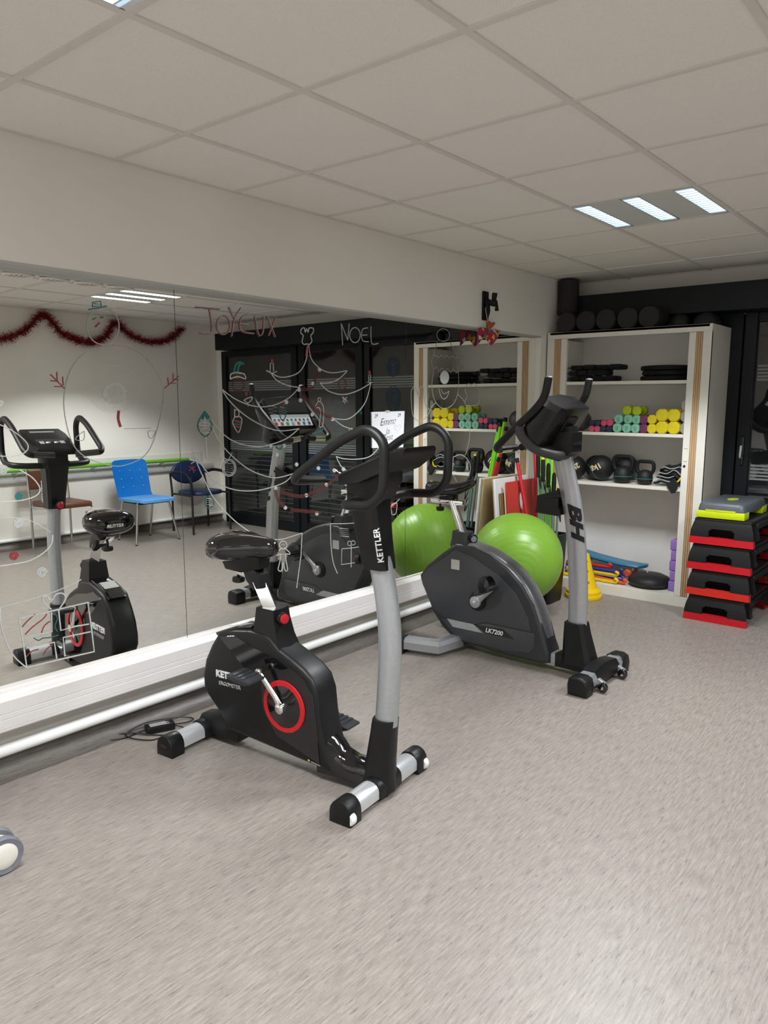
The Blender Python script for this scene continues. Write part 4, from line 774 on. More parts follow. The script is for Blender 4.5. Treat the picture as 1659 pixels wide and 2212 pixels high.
for (u, v, r, c) in [(310, 418, .0225, 'pink'), (383, 418, .0225, 'pink'), (463, 416, .0225, 'navy'), (540, 418, .0235, 'navy'), (315, 350, .0225, 'navy'), (390, 346, .0235, 'navy'), (470, 352, .0235, 'pink'), (552, 346, .0255, 'pink'),
                     (645, 412, .0345, 'mint'), (770, 412, .0345, 'mint'), (888, 412, .0335, 'mint'), (663, 328, .0335, 'mint'), (790, 326, .0335, 'mint'), (901, 326, .033, 'mint'), (775, 237, .034, 'lime'), (904, 237, .034, 'lime'),
                     (998, 405, .0335, 'plum'), (1001, 290, .0335, 'plum'), (1103, 420, .0345, 'yellow'), (1106, 326, .0340, 'yellow'), (1236, 406, .0455, 'yellow'), (1393, 406, .0455, 'yellow'), (1238, 273, .0455, 'yellow'), (1396, 273, .0455, 'yellow')]:
    p = onY(*bq(u, v), 5.445); dbs.append([p.x, r*.955, c, p.z])
stacks = {}
for d_ in sorted(dbs, key=lambda q: q[3]):      # rest each on the shelf or on what lies under it
    base = SH[2]
    for o_ in stacks.get('all', []):
        if abs(o_[0]-d_[0]) < (o_[1]+d_[1])*.72 and o_[3]+o_[1] < d_[3]+.012: base = max(base, o_[3]+o_[1])
    d_[3] = base+d_[1]+.0004; stacks.setdefault('all', []).append(d_)
for x, r, c, z in dbs:
    big = r > .04
    low_ = z-r < SH[2]+.004
    lab = {'pink': 'small pink dumbbell lying under the navy ones' if low_ else 'small pink dumbbell lying on top of the navy ones', 'navy': 'small navy dumbbell lying under the pink ones' if low_ else 'small navy dumbbell lying on top of the pink ones',
           'mint': 'mint green dumbbell of the bottom row on the shelf' if low_ else 'mint green dumbbell of the upper row, lying on other mint ones', 'lime': 'lime green dumbbell on top of the mint green ones',
           'plum': 'plum purple dumbbell on the shelf beside the mint ones' if low_ else 'plum purple dumbbell stacked on the other plum one',
           'yellow': ('large yellow dumbbell of the bottom pair' if low_ else 'large yellow dumbbell of the upper pair') if big else ('smaller yellow dumbbell on the shelf beside the plum ones' if low_ else 'smaller yellow dumbbell stacked on its twin')}[c]
    t = dumbbell(x, 5.42, z, r, VC[c], lab, 'large yellow dumbbells' if (big and c == 'yellow') else c+' dumbbells')
    if c == 'mint': text('1.5', .018, frame((0, -.001, .004), (1, 0, 0), (0, 0, 1)), mat('dark_print', (.03, .06, .05), .6), t, .0006); text('KG', .013, frame((0, -.001, -.012), (1, 0, 0), (0, 0, 1)), MATS['dark_print'], t, .0006)
for i, (x, z) in enumerate([(1.083, 0), (1.083, 1), (1.083, 2)]):
    dumbbell(x, 5.43, SH[2]+.0405+z*.0815, .0405, VC['grey'], 'large grey dumbbell %s the stack beside the yellow ones' % ('at the bottom of', 'in the middle of', 'on top of')[z], 'grey dumbbells')
gp = onY(1258, 919, 5.50)
t = thing('grey_ball', 'dark grey metal weight ball behind the small pink dumbbells', 'weight ball', (.245, 5.55, SH[2])); MB().ball((0, 0, .078), .078, 24, 14).build('ball', mat('grey_metal', (.10, .10, .10), .35, .4, noise=(20, .1)), t); MB().lathe([(.02, .152), (.02, .16), (.0001, .16)], n=12).build('valve', RUB, t)
# shelf 3: medicine balls, kettlebells, harness
TEAL = mat('teal_line', (.03, .20, .20), .5); CREAM = mat('cream_print', (.68, .55, .34), .6); MEDB = mat('medicine_ball', (.008, .008, .0085), .55, noise=(200, .25), bump=(400, .4))
def medball(x, y, r, lab, txt, rz=0, roll=0):
    t = thing('medicine_ball', lab, 'medicine ball', (x, y, SH[3]+r+.0018), rz, 'medicine balls')
    MB().ball((0, 0, 0), r, 32, 20).build('ball', MEDB, t)
    q = [Vector((math.cos(a)*math.cos(.5*math.sin(2*a)), math.sin(a)*math.cos(.5*math.sin(2*a)), math.sin(.5*math.sin(2*a)))) for a in [i*math.pi/30 for i in range(60)]]
    R = Matrix.Rotation(roll, 3, 'Y') @ Matrix.Rotation(.7, 3, 'X')
    MB().tube([tuple(R @ p*(r-.0006)) for p in q], .0022, 6, closed=True).build('teal_seam', TEAL, t)
    if not txt: return t
    lt = text(txt, r*.62, Matrix.Identity(4), CREAM, t, .0005, bold=.0015)
    Rm = Matrix.Rotation(2.55, 4, 'Y')
    refine(lt.data, .012)
    for v in lt.data.vertices:
        X_, Y_ = v.co.x, v.co.y-r*.12; k = math.hypot(X_, Y_); a = k/r; dirv = Vector((X_/k, 0, Y_/k)) if k > 1e-6 else Vector((1, 0, 0))
        p = Vector((0, -math.cos(a), 0)) + dirv*math.sin(a); v.co = (Rm @ (p*(r+.0004+max(v.co.z, 0))))
    return t
medball(.428, 5.535, .098, 'black medicine ball with cream lettering in front of another ball', '1kg', .10, .2)
medball(.226, 5.50, .092, 'black medicine ball behind the grey bike column', '2kg', .5, 1.2)
medball(.560, 5.70, .096, 'black medicine ball behind the kettlebells', '', 2.4, 1.6)
medball(.315, 5.705, .090, 'black printed medicine ball at the back of the shelf', '', -.3, .6)
def kettlebell(x, y, sc, lab):
    t = thing('kettlebell', lab, 'kettlebell', (x, y, SH[3]), group=None)
    r = .066*sc
    MB().lathe([(.0001, 0), (r*.62, 0), (r*.80, r*.12), (r*.97, r*.5), (r, r*.9), (r*.92, r*1.35), (r*.70, r*1.72), (r*.4, r*1.92), (.0001, r*1.96)], n=30).build('bell', MEDB, t)
    MB().tube([(math.cos(a)*r*1.0, math.sin(a)*r*1.0, r*.80) for a in [i*math.pi/16 for i in range(32)]], .0025, 6, closed=True).build('teal_band', TEAL, t)
    MB().tube(roundpath([(-r*.72, 0, r*1.35), (-r*1.12, 0, r*1.95), (-r*1.06, 0, r*3.0), (r*1.06, 0, r*3.0), (r*1.12, 0, r*1.95), (r*.72, 0, r*1.35)], r*.55, 5), .0155*sc, 12).build('handle', RUB, t)
kettlebell(.622, 5.49, 1.0, 'larger black kettlebell with a teal band beside the medicine ball'); kettlebell(.792, 5.49, .86, 'smaller black kettlebell with a teal band beside the harness')
t = thing('harness', 'heap of black harness straps with grey piping and yellow buckle', 'harness', (.985, 5.53, SH[3]+.012))
PIPE = mat('grey_piping', (.36, .37, .37), .6)
for i, (z, l, dy, ph) in enumerate([(.012, .22, 0, 0), (.042, .21, .02, 1.2), (.075, .19, .01, 2.2), (.105, .15, .03, .5)]):
    pts = [(-l/2+l*q/10, dy-.02*math.sin(q*.6+ph), z+.012*math.sin(q*.9+ph)+.018*(1-abs(q-5)/5)) for q in range(11)]
    MB().tube(smoothpath(pts, 3), .05, 8, flat=.28, up=(0, 1, 0)).build('strap', BELT, t)
    MB().tube(smoothpath([(p[0], p[1]-.052, p[2]+.004) for p in pts], 3), .0042, 6).build('piping', PIPE, t)
MB().tube(smoothpath([(.03, -.075, .02), (.06, -.08, .03), (.08, -.07, .06)], 4), .007, 6).build('buckle', VC['yellow'], t)
MB().ball((.10, -.04, .075), .032, 12, 8, (.7, 1, 1.5)).build('pad', BELT, t); MB().prism([(.0, .01), (.06, .06), (.085, .01), (.065, -.045), (.04, -.05)], -.150, -.132, 'y', .004, 1).build('strap_end', BELT, t)
# bottom: hurdles, skateboard, disc, blocks
COLS = dict(red=mat('hurdle_red', (.60, .03, .02), .4, noise=(30, .05)), yellow=mat('hurdle_yellow', (.80, .56, .01), .4, noise=(30, .05)), blue=mat('hurdle_blue', (.02, .05, .32), .4, noise=(30, .05)), orange=mat('hurdle_orange', (.70, .10, .03), .4, noise=(30, .05)), violet=mat('hurdle_violet', (.16, .04, .24), .4, noise=(30, .05)))
for i, (a, b, c) in enumerate([((.18, 5.47, .092), (.60, 5.45, .090), 'yellow'), ((.20, 5.50, .112), (.66, 5.47, .092), 'orange'), ((.16, 5.55, .095), (.62, 5.53, .095), 'blue'), ((.18, 5.53, .128), (.58, 5.51, .130), 'yellow'), ((.15, 5.570, .12), (.60, 5.575, .115), 'violet'), ((.17, 5.535, .156), (.60, 5.54, .152), 'blue'), ((.16, 5.565, .172), (.50, 5.56, .175), 'red'), ((.20, 5.74, .10), (.55, 5.76, .10), 'red')]):
    t = thing('hurdle_bar', '%s plastic hurdle bar in the pile under the blue skateboard%s' % (c, ['', ', hooked end forward', ', flat on the base', ', lying on the others', '', ', upper one', ', topmost', ', at the back'][i]), 'hurdle bar', a)
    e = Vector(b)-Vector(a); MB().tube([(0, 0, 0), tuple(e)], .013, 10, flat=.75).build('bar', COLS[c], t)
    MB().tube(roundpath([tuple(e), tuple(e+Vector((.03, -.005, .0))), tuple(e+Vector((.045, -.012, .025))), tuple(e+Vector((.02, -.01, .03)))], .015), .011, 8).build('hook', COLS[c], t)
t = thing('skateboard', 'blue plastic skateboard with orange wheels resting on the hurdle bars', 'skateboard', (.46, 5.69, .205), rot=(0, math.radians(7), .03))
BLU = mat('blue_board', (.01, .17, .32), .35, noise=(20, .06))
MB().loft([[(x, y, z+zz) for y, zz in [(-hw, .004), (-hw*.9, -.008), (hw*.9, -.008), (hw, .004), (hw*.9, .016), (-hw*.9, .016)]] for x, hw, z in [(-.31, .02, .03), (-.29, .055, .024), (-.25, .075, .010), (-.1, .08, 0), (.1, .08, 0), (.25, .072, .012), (.29, .05, .022), (.31, .02, .028)]]).build('deck', BLU, t)
for x in (-.19, .19):
    tr = MB().box((x, 0, -.022), (.04, .05, .03), .006).build('truck', ALU, t); MB().tube([(x, -.085, -.045), (x, .085, -.045)], .006, 8).build('axle', ALU, tr)
    for y in (-.075, .075): MB().lathe([(.006, -.02), (.022, -.02), (.030, -.012), (.030, .012), (.022, .02), (.006, .02)], axis='y', n=20, M=Matrix.Translation((x, y, -.045))).build('wheel', COLS['orange'], tr)
t = thing('balance_disc', 'round black inflatable balance disc on the cabinet base', 'balance disc', (.838, 5.575, SH[4]))
dm = MB().lathe([(.0001, .012), (.095, .004), (.14, .012), (.156, .034), (.154, .052), (.136, .075), (.095, .093), (.05, .101), (.0001, .103)], n=36)
dm.build('disc', mat('disc_rubber', (.016, .016, .017), .5, noise=(150, .2), bump=(120, 1.0)), t); MB().lathe([(.007, .100), (.007, .106), (.0001, .106)], n=10, M=Matrix.Translation((-.02, 0, 0))).build('valve', WHT, t)
BLK = mat('purple_foam', (.30, .17, .52), .7, noise=(200, .08))
for i in range(5):
    t = thing('yoga_block', ['purple foam yoga block at the bottom of the stack', 'purple foam yoga block, second from the bottom', 'purple foam yoga block in the middle of the stack', 'purple foam yoga block, second from the top', 'purple foam yoga block on top of the stack'][i], 'yoga block', (1.054+.008*(i % 2), 5.61, SH[4]+i*.0765), group='purple yoga blocks')
    MB().box((0, 0, .038), (.112, .20, .0755), .008, 3).build('block', BLK, t)
# ------------------------------------------------------------------ gym ball, bin, poles, boards, cones
t = thing('gym_ball', 'large glossy green gym ball beside the mirror', 'gym ball', (.335, 4.44, 0))
GRN = mat('green_vinyl', (.20, .39, .040), .33, spec=.5, noise=(6, .06))
prof = []; R_ = .308; nb = 120
for i in range(nb+1):
    a = math.pi*i/nb; r = R_ - (.0010 if (i % 5 == 0 and 8 < i < nb-8) else 0); prof.append((max(r*math.sin(a), .0001), -r*math.cos(a)))
dirv = Vector((.42, -.62, -.10)).normalized(); Mb = Matrix.Translation((0, 0, .402)) @ dirv.to_track_quat('Z', 'Y').to_matrix().to_4x4()
MB().lathe(prof, n=64, M=Mb).build('ball', GRN, t, angle=80)
MB().lathe([(.0001, R_+.003), (.006, R_+.003), (.009, R_-.001)], n=12, M=Mb).build('valve', WHT, t)
t = thing('ball_stand', 'grey ring stand under the green gym ball', 'stand', (.335, 4.44, 0))
MB().lathe([(.150, .0), (.185, .0), (.190, .03), (.185, .118), (.178, .122), (.172, .118), (.165, .03), (.150, .0)], n=32).build('ring', mat('stand_grey', (.12, .12, .12), .5, noise=(30, .1)), t)
bn = thing('waste_bin', 'black plastic bin holding poles and walking sticks', 'bin', (.285, 4.93, 0))
def rrect(hx, hy, z, r=.03, n=4):
    out = []
    for cx_, cy_, a0 in ((hx-r, hy-r, 0), (-hx+r, hy-r, 90), (-hx+r, -hy+r, 180), (hx-r, -hy+r, 270)):
        for k in range(n+1): a = math.radians(a0+90*k/n); out.append((cx_+r*math.cos(a), cy_+r*math.sin(a), z))
    return out
MB().loft([rrect(.100, .110, .001), rrect(.104, .114, .02), rrect(.122, .132, .485), rrect(.130, .140, .487), rrect(.130, .140, .502), rrect(.116, .126, .502), rrect(.114, .124, .46), rrect(.098, .106, .02)], cap=True).build('tub', PLB, bn, angle=40)
POLG = mat('green_pole', (.20, .62, .02), .3, noise=(8, .05)); POLR = mat('red_pole', (.50, .012, .02), .35, noise=(8, .06)); TEALP = mat('teal_pole', (.16, .27, .26), .35, .3, noise=(8, .08))
def pole(name, lab, cat, a, b, r, m_, capm=None, grp=None, handle=False):
    t = thing(name, lab, cat, a, group=grp); e = Vector(b)-Vector(a)
    MB().tube([(0, 0, 0), tuple(e)], r, 12).build('shaft', m_, t)
    d_ = e.normalized()
    if capm: MB().tube([tuple(e-d_*.03), tuple(e+d_*.004)], r*1.12, 12).build('cap', capm, t)
    if handle:
        MB().tube([tuple(e-d_*.16), tuple(e-d_*.06), tuple(e)], [r*1.6, r*1.9, r*1.7], 10).build('grip', RUB, t)
        MB().tube(roundpath([tuple(e-d_*.12), tuple(e-d_*.10+Vector((.03, -.02, -.05))), tuple(e-d_*.20+Vector((.035, -.02, -.05))), tuple(e-d_*.14)], .02), .004, 6).build('strap', BELT, t)
        MB().ball(tuple(e+d_*.004), r*1.5, 8, 6).build('button', VC['yellow'] if 'edge' in lab or 'nearest' in lab else RUB, t)
    return t
gt = [((.250, 4.968, .03), (.115, 5.14, 1.33), 'thick green pole leaning in the bin beside the red pole'), ((.285, 4.960, .03), (.165, 5.16, 1.29), 'thick green pole leaning in the bin beside the first green one'), ((.315, 4.955, .03), (.198, 5.17, 1.25), 'thin green pole leaning in the bin furthest from the mirror')]
for i, (a, b, lab) in enumerate(gt): pole('gym_stick', lab, 'stick', a, b, .0155 if i < 2 else .011, POLG, RUB)
pole('gym_stick', 'red pole standing in the bin beside the green poles', 'stick', (.260, 4.925, .03), (.080, 5.10, 1.26), .0135, POLR, RUB)
pole('gym_stick', 'red pole with a dark tip leaning across the red board', 'stick', (.325, 4.838, .03), (.035, 4.93, 1.035), .0135, POLR, RUB)
for i, (a, b, lab) in enumerate([((.318, 4.875, .03), (.250, 4.93, 1.04), 'teal walking pole with a black grip, nearest the gym ball'), ((.340, 4.890, .03), (.285, 4.95, 1.00), 'teal walking pole with a black grip in the middle of the bin'), ((.357, 4.912, .03), (.315, 4.985, .93), 'teal walking pole with a black grip beside the yellow cone'), ((.370, 4.935, .03), (.338, 5.02, .83), 'short teal walking pole with a black grip at the bin edge'), ((.290, 4.875, .03), (.212, 4.925, 1.07), 'tallest teal walking pole with a black grip')]):
    pole('walking_pole', lab, 'walking pole', a, b, .0085, TEALP, None, 'walking poles in the bin', True)
def board(lab, y0, y1, h, off, th, m_, hole=False, cat='board', mark=None):
    o = Matrix.Translation((.075+off, (y0+y1)/2, .0005)) @ Matrix.Rotation(-math.radians(5.2), 4, 'Y')
    t = thing('leaning_board', lab, cat); t.matrix_world = o; hw = (y1-y0)/2
    if not hole: MB().span(0, th, -hw, hw, 0, h, .002, 1).build('panel', m_, t)
    else:
        cy_, cz_, rx_, rz_ = .035, h*.835, .042, .078; n = 32; ang_ = [2*math.pi*i/n+math.pi/4 for i in range(n)]
        def outer(a):
            c_, s_ = math.cos(a), math.sin(a); k = min((hw/abs(c_)) if abs(c_) > 1e-6 else 9, ((h-cz_)/s_) if s_ > 1e-6 else ((cz_/-s_) if s_ < -1e-6 else 9)); return (cy_+c_*k, cz_+s_*k)
        mb = MB(); I = [(cy_+rx_*math.cos(a), cz_+rz_*math.sin(a)) for a in ang_]; O = [outer(a) for a in ang_]
        vs = [(0, *p) for p in I]+[(0, *p) for p in O]+[(th, *p) for p in I]+[(th, *p) for p in O]; fs = []
        for i in range(n):
            j = (i+1) % n; fs += [(i, j, n+j, n+i), (2*n+i, 3*n+i, 3*n+j, 2*n+j), (i, 2*n+i, 2*n+j, j), (n+i, n+j, 3*n+j, 3*n+i)]
        mb.add(vs, fs).build('panel', m_, t, angle=20)
    return t
REDB = mat('red_board', (.55, .045, .035), .5, noise=(3, .08)); PINE = mat('pine_board', (.60, .44, .25), .6, noise=(30, .12, (1, 8, .4))); BRN = mat('brown_board', (.20, .115, .045), .6, noise=(30, .2, (1, 8, .4)))
board('pale pine board leaning on the mirror at the back of the stack', 4.66, 5.14, .90, -.004, .014, PINE)
board('grey framed white board leaning on the mirror behind the red board', 4.645, 5.155, .905, .013, .014, mat('white_board', (.70, .70, .70), .45, noise=(3, .02)))
board('brown wooden plank leaning between the white and red boards', 4.685, 4.80, .80, .031, .012, BRN)
rb_ = board('red board with an oval hole leaning on the mirror', 4.715, 5.165, .875, .046, .012, REDB, True)
MB().span(.0122, .0128, -.215, .220, .03, .56).build('print_panel', mat('salmon_print', (.62, .12, .08), .55), rb_, smooth=False)
MB().span(.0122, .0128, -.2245, -.208, 0.0, .87).build('edge_band', mat('cream_edge', (.66, .58, .42), .6), rb_, smooth=False)
MB().ribbon([(.0127, -.02, .835), (.0127, .04, .835)], (1, 0, 0), .010).build('print_mark', mat('faded_print', (.75, .25, .2), .6), rb_)
t = thing('cone_stack', 'bright yellow plastic cone beside the black bin', 'cone', (.475, 5.215, 0)); YEL = mat('yellow_cone', (.80, .52, .004), .4, noise=(8, .05))
MB().lathe([(.085, .0005), (.132, .0005), (.138, .012), (.135, .030), (.125, .036)], n=30).build('base', YEL, t); MB().lathe([(.10, .034), (.128, .038), (.128, .058), (.118, .066), (.098, .078), (.060, .21), (.030, .33), (.026, .335), (.020, .33)], n=30).build('cone', YEL, t)
for z in (.13, .21, .28):
    for k in range(6): a = k*math.pi/3+.3; rr_ = .098-(z-.078)*.285; MB().ball((math.cos(a)*rr_, math.sin(a)*rr_, z), .008, 8, 6).build('hole', COLS['orange'] if False else mat('hole_shade', (.30, .17, .003), .8), t)
# ------------------------------------------------------------------ aerobic steps
STB = mat('step_black', (.009, .009, .010), .36, noise=(150, .2), bump=(350, .3)); STR = mat('step_red', (.50, .008, .016), .38, noise=(30, .05)); STR2 = mat('step_orange_red', (.58, .022, .012), .38, noise=(30, .05))
def step(z, lab, sh, rm):
    t = thing('aerobic_step', lab, 'step', (1.442+sh, 5.475, z), group='stacked black and red steps')
    hw, L = .200, .345; H = .172; zr = .046
    for sg in (-1, 1):       # red risers at both ends
        y0, y1 = (-L, -L+.045) if sg < 0 else (L-.045, L)
        MB().loft([[(x*k, y_, zz) for x, y_ in [(-1, y0), (1, y0), (1, y1), (-1, y1)]] for k, zz in [(hw, .0), (hw, .006), (hw*.985, zr)]]).build('riser', rm, t, angle=30)
        # end cheek with hand hole: pieces round the opening
        def sec(z_): q = (z_-zr)/(H-.02-zr); return hw*(.985-.09*q*q-.02*q), .004+.016*q*q
        c_ = MB(); lv = [zr, .07, .095, .118, .135, H-.02]
        def slab(xa, xb, za, zb, n=3):
            rg = []
            for i in range(n+1):
                z_ = za+(zb-za)*i/n; w_, ins = sec(z_); ya = sg*(L-ins); yb = sg*(L-ins-.018)
                fa = xa if abs(xa) < .95 else math.copysign(w_/hw, xa); fb = xb if abs(xb) < .95 else math.copysign(w_/hw, xb)
                rg.append([(fa*hw, ya, z_), (fb*hw, ya, z_), (fb*hw, yb, z_), (fa*hw, yb, z_)])
            c_.loft(rg)
        slab(-1, -.40, zr-.004, .106, 5); slab(.40, 1, zr-.004, .106, 5); slab(-1, 1, .104, H-.02, 5)
        for q0, q1, zz in ((-.40, -.33, .094), (.33, .40, .094)): slab(q0, q1, zz, .106, 2)
        c_.build('end_cheek', STB, t, angle=40)
        MB().span(-.6*hw, .6*hw, sg*(L-.125)-.003, sg*(L-.125)+.003, zr-.02, .14).build('hole_shade_sheet', RUB, t, smooth=False)  # black sheet added inside so the hand hole looks shaded
    w_ = .875*hw
    rg = [[(x*(w_-ins), y_*(L-.020-ins), zz) for x, y_ in [(-1, -1), (1, -1), (1, 1), (-1, 1)]] for ins, zz in [(0, H-.024), (0, H-.008), (.004, H-.003), (.012, H)]]
    MB().loft(rg).build('platform', STB, t, angle=35)
    for sg in (-1, 1):
        MB().span(sg*(w_+.008)-.010, sg*(w_+.008)+.010, -L+.12, L-.12, H-.06, H-.022, .003, 1).build('side_rail', STB, t)
        for y_ in (-L+.12, L-.12): MB().loft([[(sg*(hw*.96-k*.018)+dx, y_+dy, zz) for dx, dy in [(-.012, -.03), (.012, -.03), (.012, .03), (-.012, .03)]] for k, zz in [(0, zr-.004), (.6, .10), (1.2, H-.03)]]).build('side_leg', STB, t, angle=30)
    MB().span(-w_+.03, w_-.03, -L+.09, L-.09, H, H+.0018).build('grip_mat', RUB, t, smooth=False)
for i, (z, sh, rm, lab) in enumerate([(.0005, -.004, STR, 'lowest black aerobic step with red risers in the stack'), (.1755, .004, STR2, 'second black aerobic step from the floor, brighter orange red risers'), (.3505, .0, STR, 'third black aerobic step from the floor with red risers'), (.5255, .004, STR, 'black aerobic step with red risers under the grey step')]): step(z, lab, sh, rm)
t = thing('mini_step', 'small grey step with lime green feet on top of the stack', 'step', (1.428, 5.43, .7005)); LIME = mat('lime_plastic', (.50, .60, .004), .35, noise=(20, .05)); STG = mat('step_grey', (.085, .095, .11), .38, noise=(100, .1), bump=(300, .2))
hw, L = .150, .285
MB().loft([[(x, y, z) for x, y, _ in rrect(hw-i_, L-i_, 0, .03)] for i_, z in [(.004, .040), (.004, .055), (.010, .085), (.016, .098), (.024, .102)]]).build('platform', STG, t, angle=40)
for sg in (-1, 1):
    y0, y1 = (-L, -L+.11) if sg < 0 else (L-.11, L)
    MB().loft([[(-hw+i_, y0+i_*(sg < 0), z), (hw-i_, y0+i_*(sg < 0), z), (hw-i_, y1-i_*(sg > 0), z), (-hw+i_, y1-i_*(sg > 0), z)] for i_, z in [(.002, 0), (0, .004), (.0, .040), (.003, .046)]]).build('foot', LIME, t, angle=30)
    MB().span(-hw*.62, hw*.62, sg*(L-.001)-.0015, sg*(L-.001)+.0015, .044, .056, .001, 1).build('foot_tab', LIME, t)
MB().lathe([(.0001, .1035), (.052, .1035), (.054, .1015)], n=28, M=Matrix.Diagonal((.62, 1.25, 1, 1))).build('badge', LIME, t)
# ------------------------------------------------------------------ phone bracket and fabric bow on the wall
pz = crop(1000, 600, .0769)
br = thing('phone_bracket', 'black clamp bracket fixed to the wall above the mirror end', 'bracket', onX(*pz(620, 780), 0))
bo = Vector(br.location)
def wp(u, v, x=.0): return onX(*pz(u, v), x)-bo
a, b = wp(535, 370), wp(690, 1215)
MB().span(.0005, .014, min(a.y, b.y), max(a.y, b.y)-.010, b.z, a.z, .003, 1).build('plate', RUB, br)
MB().tube([wp(650, 640, .012), wp(760, 700, .06), wp(880, 720, .10)], .020, 10).build('arm', RUB, br); MB().ball(wp(870, 700, .10), .026, 14, 10).build('joint', RUB, br)
MB().tube([wp(860, 690, .10), wp(880, 560, .10), wp(895, 440, .10)], [.016, .020, .022], 4).build('clamp', RUB, br); MB().tube([wp(940, 690, .12), wp(950, 800, .125), wp(950, 920, .12)], [.008, .010, .014], 10).build('lever', RUB, br)
MB().tube([wp(700, 640, .04), wp(700, 820, .04), wp(720, 960, .04), wp(690, 1100, .03), wp(690, 1190, .03)], [.016, .016, .012, .008, .005], 8).build('tail', RUB, br)
bw = thing('fabric_bow', 'red patterned fabric bow hanging from the black bracket', 'bow', onX(*pz(640, 1600), .017)); bo = Vector(bw.location)
def fab(name):
    M = mat(name, (.40, .02, .04), .8); nt = M.node_tree; v = nt.nodes.new('ShaderNodeTexVoronoi'); v.inputs['Scale'].default_value = 38; r = nt.nodes.new('ShaderNodeValToRGB'); r.color_ramp.interpolation = 'CONSTANT'
    tc = nt.nodes.new('ShaderNodeTexCoord'); nt.links.new(tc.outputs['Object'], v.inputs['Vector']); e = r.color_ramp.elements; e[0].color = (.40, .02, .04, 1); e[1].position = .55; e[1].color = (.03, .05, .14, 1)
    for p_, c_ in ((.70, (.65, .45, .03)), (.80, (.02, .16, .26)), (.90, (.62, .5, .45))): x = e.new(p_); x.color = (*c_, 1)
    sp = nt.nodes.new('ShaderNodeSeparateColor'); nt.links.new(v.outputs['Color'], sp.inputs[0]); nt.links.new(sp.outputs[0], r.inputs[0]); nt.links.new(r.outputs[0], nt.nodes['Principled BSDF'].inputs['Base Color']); return M
FAB = fab('printed_fabric')
def flap(name, P, th, m_):       # puffed fabric flap from an outline
    V = [onX(*pz(*p), .017)-bo for p in P]; c_ = sum(V, Vector())/len(V); n_ = len(V); off = Vector((th, 0, 0))
    vs = [tuple(v) for v in V]+[tuple(c_+off)]+[tuple(c_-off)]+[tuple((v+c_)/2+off*.75) for v in V]+[tuple((v+c_)/2-off*.75) for v in V]; fs = []
    for i in range(n_):
        j = (i+1) % n_; a_, b_, c2, d2 = n_+2+i, n_+2+j, 2*n_+2+i, 2*n_+2+j; fs += [(i, j, b_, a_), (a_, b_, n_), (j, i, c2, d2), (d2, c2, n_+1)]
    return MB().add(vs, fs).build(name, m_, bw, angle=70)
flap('loop', [(450, 1400), (560, 1380), (680, 1430), (720, 1520), (640, 1640), (500, 1780), (410, 1880), (380, 1870), (400, 1600)], .014, FAB); flap('loop', [(720, 1480), (900, 1460), (1050, 1475), (1000, 1640), (900, 1800), (790, 1910), (740, 1850), (620, 1700), (690, 1600)], .014, FAB)
flap('knot', [(690, 1200), (740, 1210), (770, 1290), (850, 1250), (920, 1255), (880, 1340), (790, 1420), (740, 1480), (690, 1420)], .014, mat('orange_ribbon', (.42, .10, .02), .7, noise=(60, .2)))
MB().tube([onX(*pz(650, 640), .03)-bo, onX(*pz(640, 900), .03)-bo, onX(*pz(690, 1220), .045)-bo], .0022, 6).build('cord', mat('pale_cord', (.55, .55, .50), .7), bw)
# ------------------------------------------------------------------ power adapter and its cable on the floor
ad = thing('power_adapter', 'black power adapter with a coiled cable on the floor', 'power adapter', (.048, 1.81, 0), math.radians(70))
MB().box((0, 0, .0170), (.125, .052, .032), .004, 2).build('brick', PLB, ad)

for k in range(4): MB().ribbon([(-.045, -.015+k*.009, .0334), (.04-.012*(k % 2), -.015+k*.009, .0334)], (0, 0, 1), .0035).build('rating_print', PRINT, ad)
CAB_ = mat('cable', (.012, .012, .013), .5)
MB().tube(smoothpath([(-.062, 0, .016), (-.10, .01, .006), (-.15, -.01, .004), (-.22, .0, .004), (-.245, .03, .006), (-.20, .035, .01), (-.12, .01, .012), (-.05, -.035, .006), (.0, -.07, .004), (-.06, -.085, .004), (-.13, -.03, .007), (-.14, .02, .012), (-.05, .045, .03), (.06, .05, .025), (.13, .06, .012), (.16, .03, .008), (.12, .0, .012), (.062, 0, .016)], 6), .003, 6).build('cable', CAB_, ad)
MB().tube(smoothpath([(.062, -.01, .016), (.10, -.04, .004), (.08, -.10, .004), (.13, -.14, .004), (.20, -.11, .004), (.24, -.06, .02), (.27, -.03, .09), (.29, -.04, .16)], 6), .003, 6).build('plug_lead', CAB_, ad)
# ------------------------------------------------------------------ castor leg at the frame edge
cp = onZ(13, 1851, .06)
ct = thing('castor_leg', 'white wheeled leg with a grey tyred twin castor', 'castor', (cp.x-.05, cp.y, 0), math.radians(86)); TYRE = mat('grey_tyre', (.17, .17, .20), .5, noise=(60, .08)); HUB = mat('cream_hub', (.72, .70, .62), .35, noise=(20, .03))
for y in (-.034, .034):
    wh = MB().lathe([(.046, -.012), (.056, -.014), (.0595, -.008), (.0595, .008), (.056, .014), (.046, .012)], axis='y', n=36, M=Matrix.Translation((0, y, .0600))).build('tyre', TYRE, ct)
    MB().lathe([(.0001, -.017), (.02, -.0165), (.038, -.0135), (.0465, -.009), (.0465, .009), (.038, .0135), (.02, .0165), (.0001, .017)], axis='y', n=32, M=Matrix.Translation((0, y, .0600))).build('hub', HUB, wh)
MB().prism([(-.035, .06), (-.03, .095), (.0, .105), (.03, .095), (.03, .06)], -.018, .018, 'y', .006, 2).build('fork', HUB, ct)
MB().span(-.56, -.02, -.017, .017, .070, .100, .006, 2).build('leg_beam', HUB, ct)
wh2 = None
